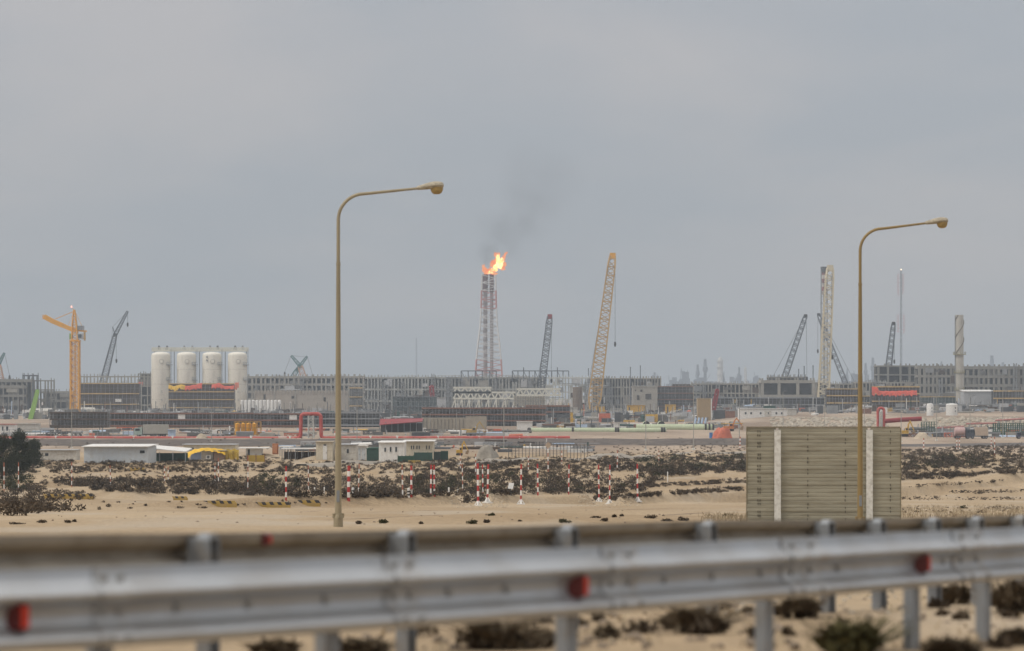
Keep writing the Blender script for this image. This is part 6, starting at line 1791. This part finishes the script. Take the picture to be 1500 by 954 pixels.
# single bushes one can tell apart
def bush(label, x, yb, wpx, hpx, m, seed, n=150, group=None, twigs=0):
    g = G(x, yb); s = F / g.y; w = wpx / s / 1.6; h = hpx / s
    rg = np.random.default_rng(seed)
    V = bush_verts(rg, w, h, n, max(.05, min(w, h) * .15), 5)
    if twigs:
        tw = []
        for k in range(twigs):
            a = rg.uniform(0, 6.28); l = rg.uniform(.5, 1.05); e = np.array([math.cos(a) * w * rg.uniform(.3, 1.1), math.sin(a) * w * .8, h * l]); d_ = np.array([-math.sin(a), math.cos(a), .3]) * .007
            b = np.array([rg.normal(0, .08 * w), rg.normal(0, .08 * w), 0]); tw.append(np.array([b - d_, b + d_, e + d_ * .4, e - d_ * .4]))
        V = np.concatenate([V] + tw)
    o = quads_obj('bush', V, m); o.location = g
    tag(o, label, 'bush', group)
    return o


k = 0
for lab, x, yb, w, h, m in (
        ('round dark green bush right of the left street lamp base', 562, 767, 22, 9, SCRUBG), ('small reddish bush between the left lamp and the round green bush', 525, 768, 12, 6, SCRUB),
        ('small pale tuft halfway between lamp and first trench gap', 616, 768, 9, 4, SCRUB), ('dark green bush below the first trench gap, left one', 693, 768, 20, 9, SCRUGB if False else SCRUBG),
        ('reddish bush close right of the dark green bush below the gap', 712, 766, 11, 6, SCRUB), ('flat green bush above the dark green bush below the gap', 721, 756, 16, 5, SCRUBG),
        ('tiny bush below the lone pole on white foot', 761, 765, 7, 4, SCRUB), ('low green mound bush below the pole left of the second gap', 826, 766, 20, 7, SCRUBG),
        ('small flat bush below the second trench gap', 873, 759, 16, 4, SCRUB), ('small bush just left of a round one below the second gap', 888, 764, 15, 6, SCRUB),
        ('small round bush right of the second trench gap', 900, 758, 8, 5, SCRUB), ('tiny round bush right of the small round bush', 911, 757, 6, 4, SCRUB),
        ('dark flat bush on the open sand, middle of the right row', 952, 760, 26, 6, SCRUB), ('pale wide bush left of the plank screen, farther from it', 975, 764, 22, 5, SCRUB),
        ('pale wide bush left of the plank screen, nearer to it', 1001, 763, 22, 7, SCRUB),         ('dark bush filling the left half of the first trench gap', 686, 737, 24, 15, SCRUB), ('dark bush filling the right half of the first trench gap', 705, 735, 26, 14, SCRUB), ('dark bush filling the left half of the second trench gap', 878, 734, 26, 13, SCRUB), ('dark bush filling the right half of the second trench gap', 897, 733, 22, 13, SCRUB),
        ('flat green bush against the foot of the plank screen', 1066, 757, 20, 5, SCRUBG),
        ('small dark bush on the sand dune below the sand heap', 157, 743, 12, 7, SCRUB), ('flat bush left of two on the dune under the striped barrier', 264, 745, 19, 4, SCRUB),
        ('flat bush right of two on the dune under the striped barrier', 298, 745, 17, 4, SCRUB), ('left of two tiny bushes on the lowest left sand', 100, 766, 10, 4, SCRUB),
        ('right of two tiny bushes on the lowest left sand', 109, 765, 7, 4, SCRUB), ('long flat bush on the lowest left sand', 60, 766, 22, 5, SCRUB), ('thin flat bush nearest the left edge on the low sand', 22, 768, 24, 3, SCRUB),
        ('small bush left end of top row on right sand', 1345, 715, 14, 4, SCRUB), ('largest bush of the top row on right sand', 1375, 713, 20, 6, SCRUB), ('pointed bush right in the top row on right sand', 1406, 711, 12, 5, SCRUB),
        ('small solitary bush near the right end of the top row', 1435, 708, 8, 4, SCRUB), ('flat bush at the right end of the top row', 1455, 707, 12, 5, SCRUB),
        ('dark peaked bush of the middle row on right sand', 1433, 724, 14, 7, SCRUB), ('long flat dark bush of the middle row on right sand', 1455, 722, 24, 4, SCRUB), ('rightmost dark flat bush of the middle row', 1480, 722, 22, 4, SCRUB),
        ('small bush at left end of the middle row', 1411, 722, 8, 4, SCRUB), ('small bush touching the right side of the screen, lower row', 1324, 731, 9, 4, SCRUB), ('second bush in the lower row from the screen', 1343, 731, 14, 5, SCRUB),
        ('third bush in the lower row from the screen', 1371, 731, 11, 4, SCRUB), ('dark flat bush in the lower row, first of a pair', 1424, 733, 14, 4, SCRUB), ('dark flat bush in the lower row, second of a pair', 1441, 732, 14, 4, SCRUB),
        ('last flat bush of the lower row at right', 1480, 732, 14, 4, SCRUB), ('round bush in the dry grass right of the screen', 1411, 745, 13, 7, SCRUBG), ('wide bush in the dry grass at the right edge', 1470, 747, 50, 7, SCRUB)):
    bush(lab, x, yb, w, h, m, 100 + k, 160, 'small bushes on the near sand'); k += 1
for lab, x, yb, w, h, m in (
        ('large blurred olive bush under the rail at lower right', 1252, 958, 132, 52, SCRUBG), ('dry twiggy bush under the rail between two posts right of centre', 1172, 905, 70, 34, SCRUB),
        ('low dark bush under the rail left of the centre right post', 1030, 928, 115, 40, SCRUB), ('wide dark bush under the rail left of the middle post', 728, 950, 130, 44, SCRUB),
        ('dark bush below the far rail end at the right edge', 1478, 897, 90, 50, SCRUB), ('dark bush under the rail behind the far posts at right', 1400, 885, 60, 30, SCRUB),
        ('low dark bush at the bottom right between near posts', 1395, 960, 70, 22, SCRUB), ('small dark bush at the bottom right corner', 1485, 942, 40, 20, SCRUB),
        ('small dark bush under the rail right of the middle post', 890, 934, 28, 14, SCRUB), ('faint low bush at the bottom left under the rail', 535, 958, 90, 20, SCRUB), ('faint low bush under the lower left rail', 400, 958, 70, 18, SCRUB)):
    bush(lab, x, yb, w * 1.15, h, NEARG if m is SCRUBG else NEARS, 300 + k, 420, 'bushes under the guardrail', 240); k += 1


def tree(label, x, yb, yt, wpx, seed):
    g = G(x, yb); s = F / g.y; h = (yb - yt) / s; w = wpx / s / 2
    r = thing('tree', label, 'tree', g, 0, 'dark trees at the left edge'); rg = np.random.default_rng(seed); rd = random.Random(seed)
    mb = MB(); mb.tube([(0, 0, -.3), (.1, 0, h * .3), (-.1, .1, h * .55), (0, 0, h * .8)], [.24, .19, .12, .04], 8)
    tips = []
    for k in range(9):
        a = rd.uniform(0, 6.28); z = h * rd.uniform(.15, .6); e = Vector((math.cos(a) * w * rd.uniform(.5, .85), math.sin(a) * w * .7, z + h * rd.uniform(.12, .3)))
        mb.tube([(0, 0, z), (e.x * .5, e.y * .5, z + (e.z - z) * .7), e], [.1, .07, .03], 6); tips.append(e)
    mb.build('trunk', BARK, r, True)
    out = []
    for k in range(44):
        a = rd.uniform(0, 6.28); z = h * rd.uniform(.12, .95); prof = math.sin(min(1, max(.1, 1.12 - z / h)) * math.pi * .62)
        c = (math.cos(a) * w * .75 * prof * rd.random() ** .5, math.sin(a) * w * .75 * prof * rd.random() ** .5, z); q = rd.uniform(.24, .42) * w
        out.append(leaf_quads(rg, c, (q * 1.2, q * 1.2, q), 190, .16))
    o = quads_obj('crown', np.concatenate(out), TREEL); o.parent = r


tree('dark dense tree cut by the left photo edge', 3, 700, 640, 54, 3)
tree('tallest dark tree, second from the left edge', 28, 694, 633, 46, 5)
tree('lower dark bushy tree right of the tallest tree', 48, 686, 646, 34, 8)

# ------------------------------------------------------------------ haze
bm = bmesh.new(); bmesh.ops.create_cube(bm, size=1)
me = bpy.data.meshes.new('haze'); bm.to_mesh(me); bm.free()
hz_o = bpy.data.objects.new('haze', me); C.objects.link(hz_o)
zlo, zhi = float(ZZ.min()) - 1.0, 195.0
hz_o.location = (0, 6000, (zlo + zhi) / 2); hz_o.scale = (12400, 12600, zhi - zlo)
hz_o['kind'] = 'stuff'
m = bpy.data.materials.new('haze_air'); m.use_nodes = True; n = m.node_tree.nodes; n.clear()
o_ = n.new('ShaderNodeOutputMaterial'); pv = n.new('ShaderNodeVolumePrincipled')
HAZE_D = 0.000145
pv.inputs['Density'].default_value = HAZE_D; pv.inputs['Color'].default_value = (.78, .86, .94, 1); pv.inputs['Anisotropy'].default_value = 0.0
m.node_tree.links.new(pv.outputs[0], o_.inputs['Volume'])
try: m.cycles.homogeneous_volume = True
except Exception: pass
me.materials.append(m)

# ------------------------------------------------------------------ light, sky, camera
SE, SA = 48.0, 246.0           # sun elevation; compass angle it comes from (0 = +Y, clockwise)
sun = bpy.data.lights.new('sun', 'SUN'); sun.energy = 1.5; sun.angle = R(14); sun.color = (1.0, .95, .87)
so = bpy.data.objects.new('sun', sun); C.objects.link(so)
dirv = Vector((math.sin(R(SA)) * math.cos(R(SE)), math.cos(R(SA)) * math.cos(R(SE)), math.sin(R(SE))))
so.rotation_euler = (-dirv).to_track_quat('-Z', 'Y').to_euler(); so.location = dirv * 200
w = bpy.data.worlds.new('World'); bpy.context.scene.world = w; w.use_nodes = True
n, l = w.node_tree.nodes, w.node_tree.links; n.clear()
out = n.new('ShaderNodeOutputWorld'); sky = n.new('ShaderNodeTexSky'); sky.sky_type = 'NISHITA'; sky.sun_disc = False
sky.sun_elevation = R(SE); sky.sun_rotation = R(SA); sky.dust_density = 4
b1 = n.new('ShaderNodeBackground'); b1.inputs[1].default_value = 0.08; l.new(sky.outputs[0], b1.inputs[0])
tc = n.new('ShaderNodeTexCoord'); sp = n.new('ShaderNodeSeparateXYZ'); l.new(tc.outputs['Generated'], sp.inputs[0])
gr = n.new('ShaderNodeValToRGB'); e = gr.color_ramp.elements
e[0].position = 0.0; e[0].color = (.41, .437, .468, 1); e[1].position = 1.0; e[1].color = (1.25, 1.24, 1.22, 1)
x = gr.color_ramp.elements.new(.16); x.color = (.45, .47, .505, 1)
l.new(sp.outputs[2], gr.inputs[0])
mp = n.new('ShaderNodeMapping'); mp.inputs['Scale'].default_value = (3.4, 3.4, 11); l.new(tc.outputs['Generated'], mp.inputs['Vector'])
no = n.new('ShaderNodeTexNoise'); no.inputs['Scale'].default_value = 1.6; no.inputs['Detail'].default_value = 7; no.inputs['Roughness'].default_value = .5; no.inputs['Distortion'].default_value = .3
l.new(mp.outputs[0], no.inputs['Vector'])
cr = n.new('ShaderNodeValToRGB'); cr.color_ramp.elements[0].position = .38; cr.color_ramp.elements[0].color = (.94, .957, .97, 1); cr.color_ramp.elements[1].position = .62; cr.color_ramp.elements[1].color = (1.14, 1.075, 1.03, 1)
l.new(no.outputs['Fac'], cr.inputs[0])
mu = n.new('ShaderNodeMixRGB'); mu.blend_type = 'MULTIPLY'; mu.inputs[0].default_value = 1; l.new(gr.outputs[0], mu.inputs[1]); l.new(cr.outputs[0], mu.inputs[2])
b2 = n.new('ShaderNodeBackground'); b2.inputs[1].default_value = 1.0; l.new(mu.outputs[0], b2.inputs[0])
ms = n.new('ShaderNodeMixShader'); ms.inputs[0].default_value = .93; l.new(b1.outputs[0], ms.inputs[1]); l.new(b2.outputs[0], ms.inputs[2])
l.new(ms.outputs[0], out.inputs['Surface'])

cam = bpy.data.cameras.new('camera'); co = bpy.data.objects.new('camera', cam); C.objects.link(co)
cam.sensor_width = 36; cam.sensor_fit = 'HORIZONTAL'; cam.lens = 100.0
cam.shift_y = (HY - 477) / 1500.0
cam.clip_start = 0.1; cam.clip_end = 60000
co.location = (0, 0, H); co.rotation_euler = (R(90), 0, 0)
cam.dof.use_dof = True; cam.dof.focus_distance = 420; cam.dof.aperture_fstop = 2.25; cam.dof.aperture_blades = 9
sc_ = bpy.context.scene; sc_.camera = co
sc_.render.resolution_x = 1024; sc_.render.resolution_y = 651
sc_.view_settings.view_transform = 'Standard'; sc_.view_settings.look = 'None'; sc_.view_settings.exposure = 0.0; sc_.view_settings.gamma = 1.0
sc_.view_settings.use_curve_mapping = False
sc_.render.engine = 'CYCLES'
cy = sc_.cycles
cy.max_bounces = 5; cy.diffuse_bounces = 2; cy.glossy_bounces = 2; cy.transparent_max_bounces = 16; cy.volume_bounces = 0; cy.transmission_bounces = 2
cy.use_denoising = True
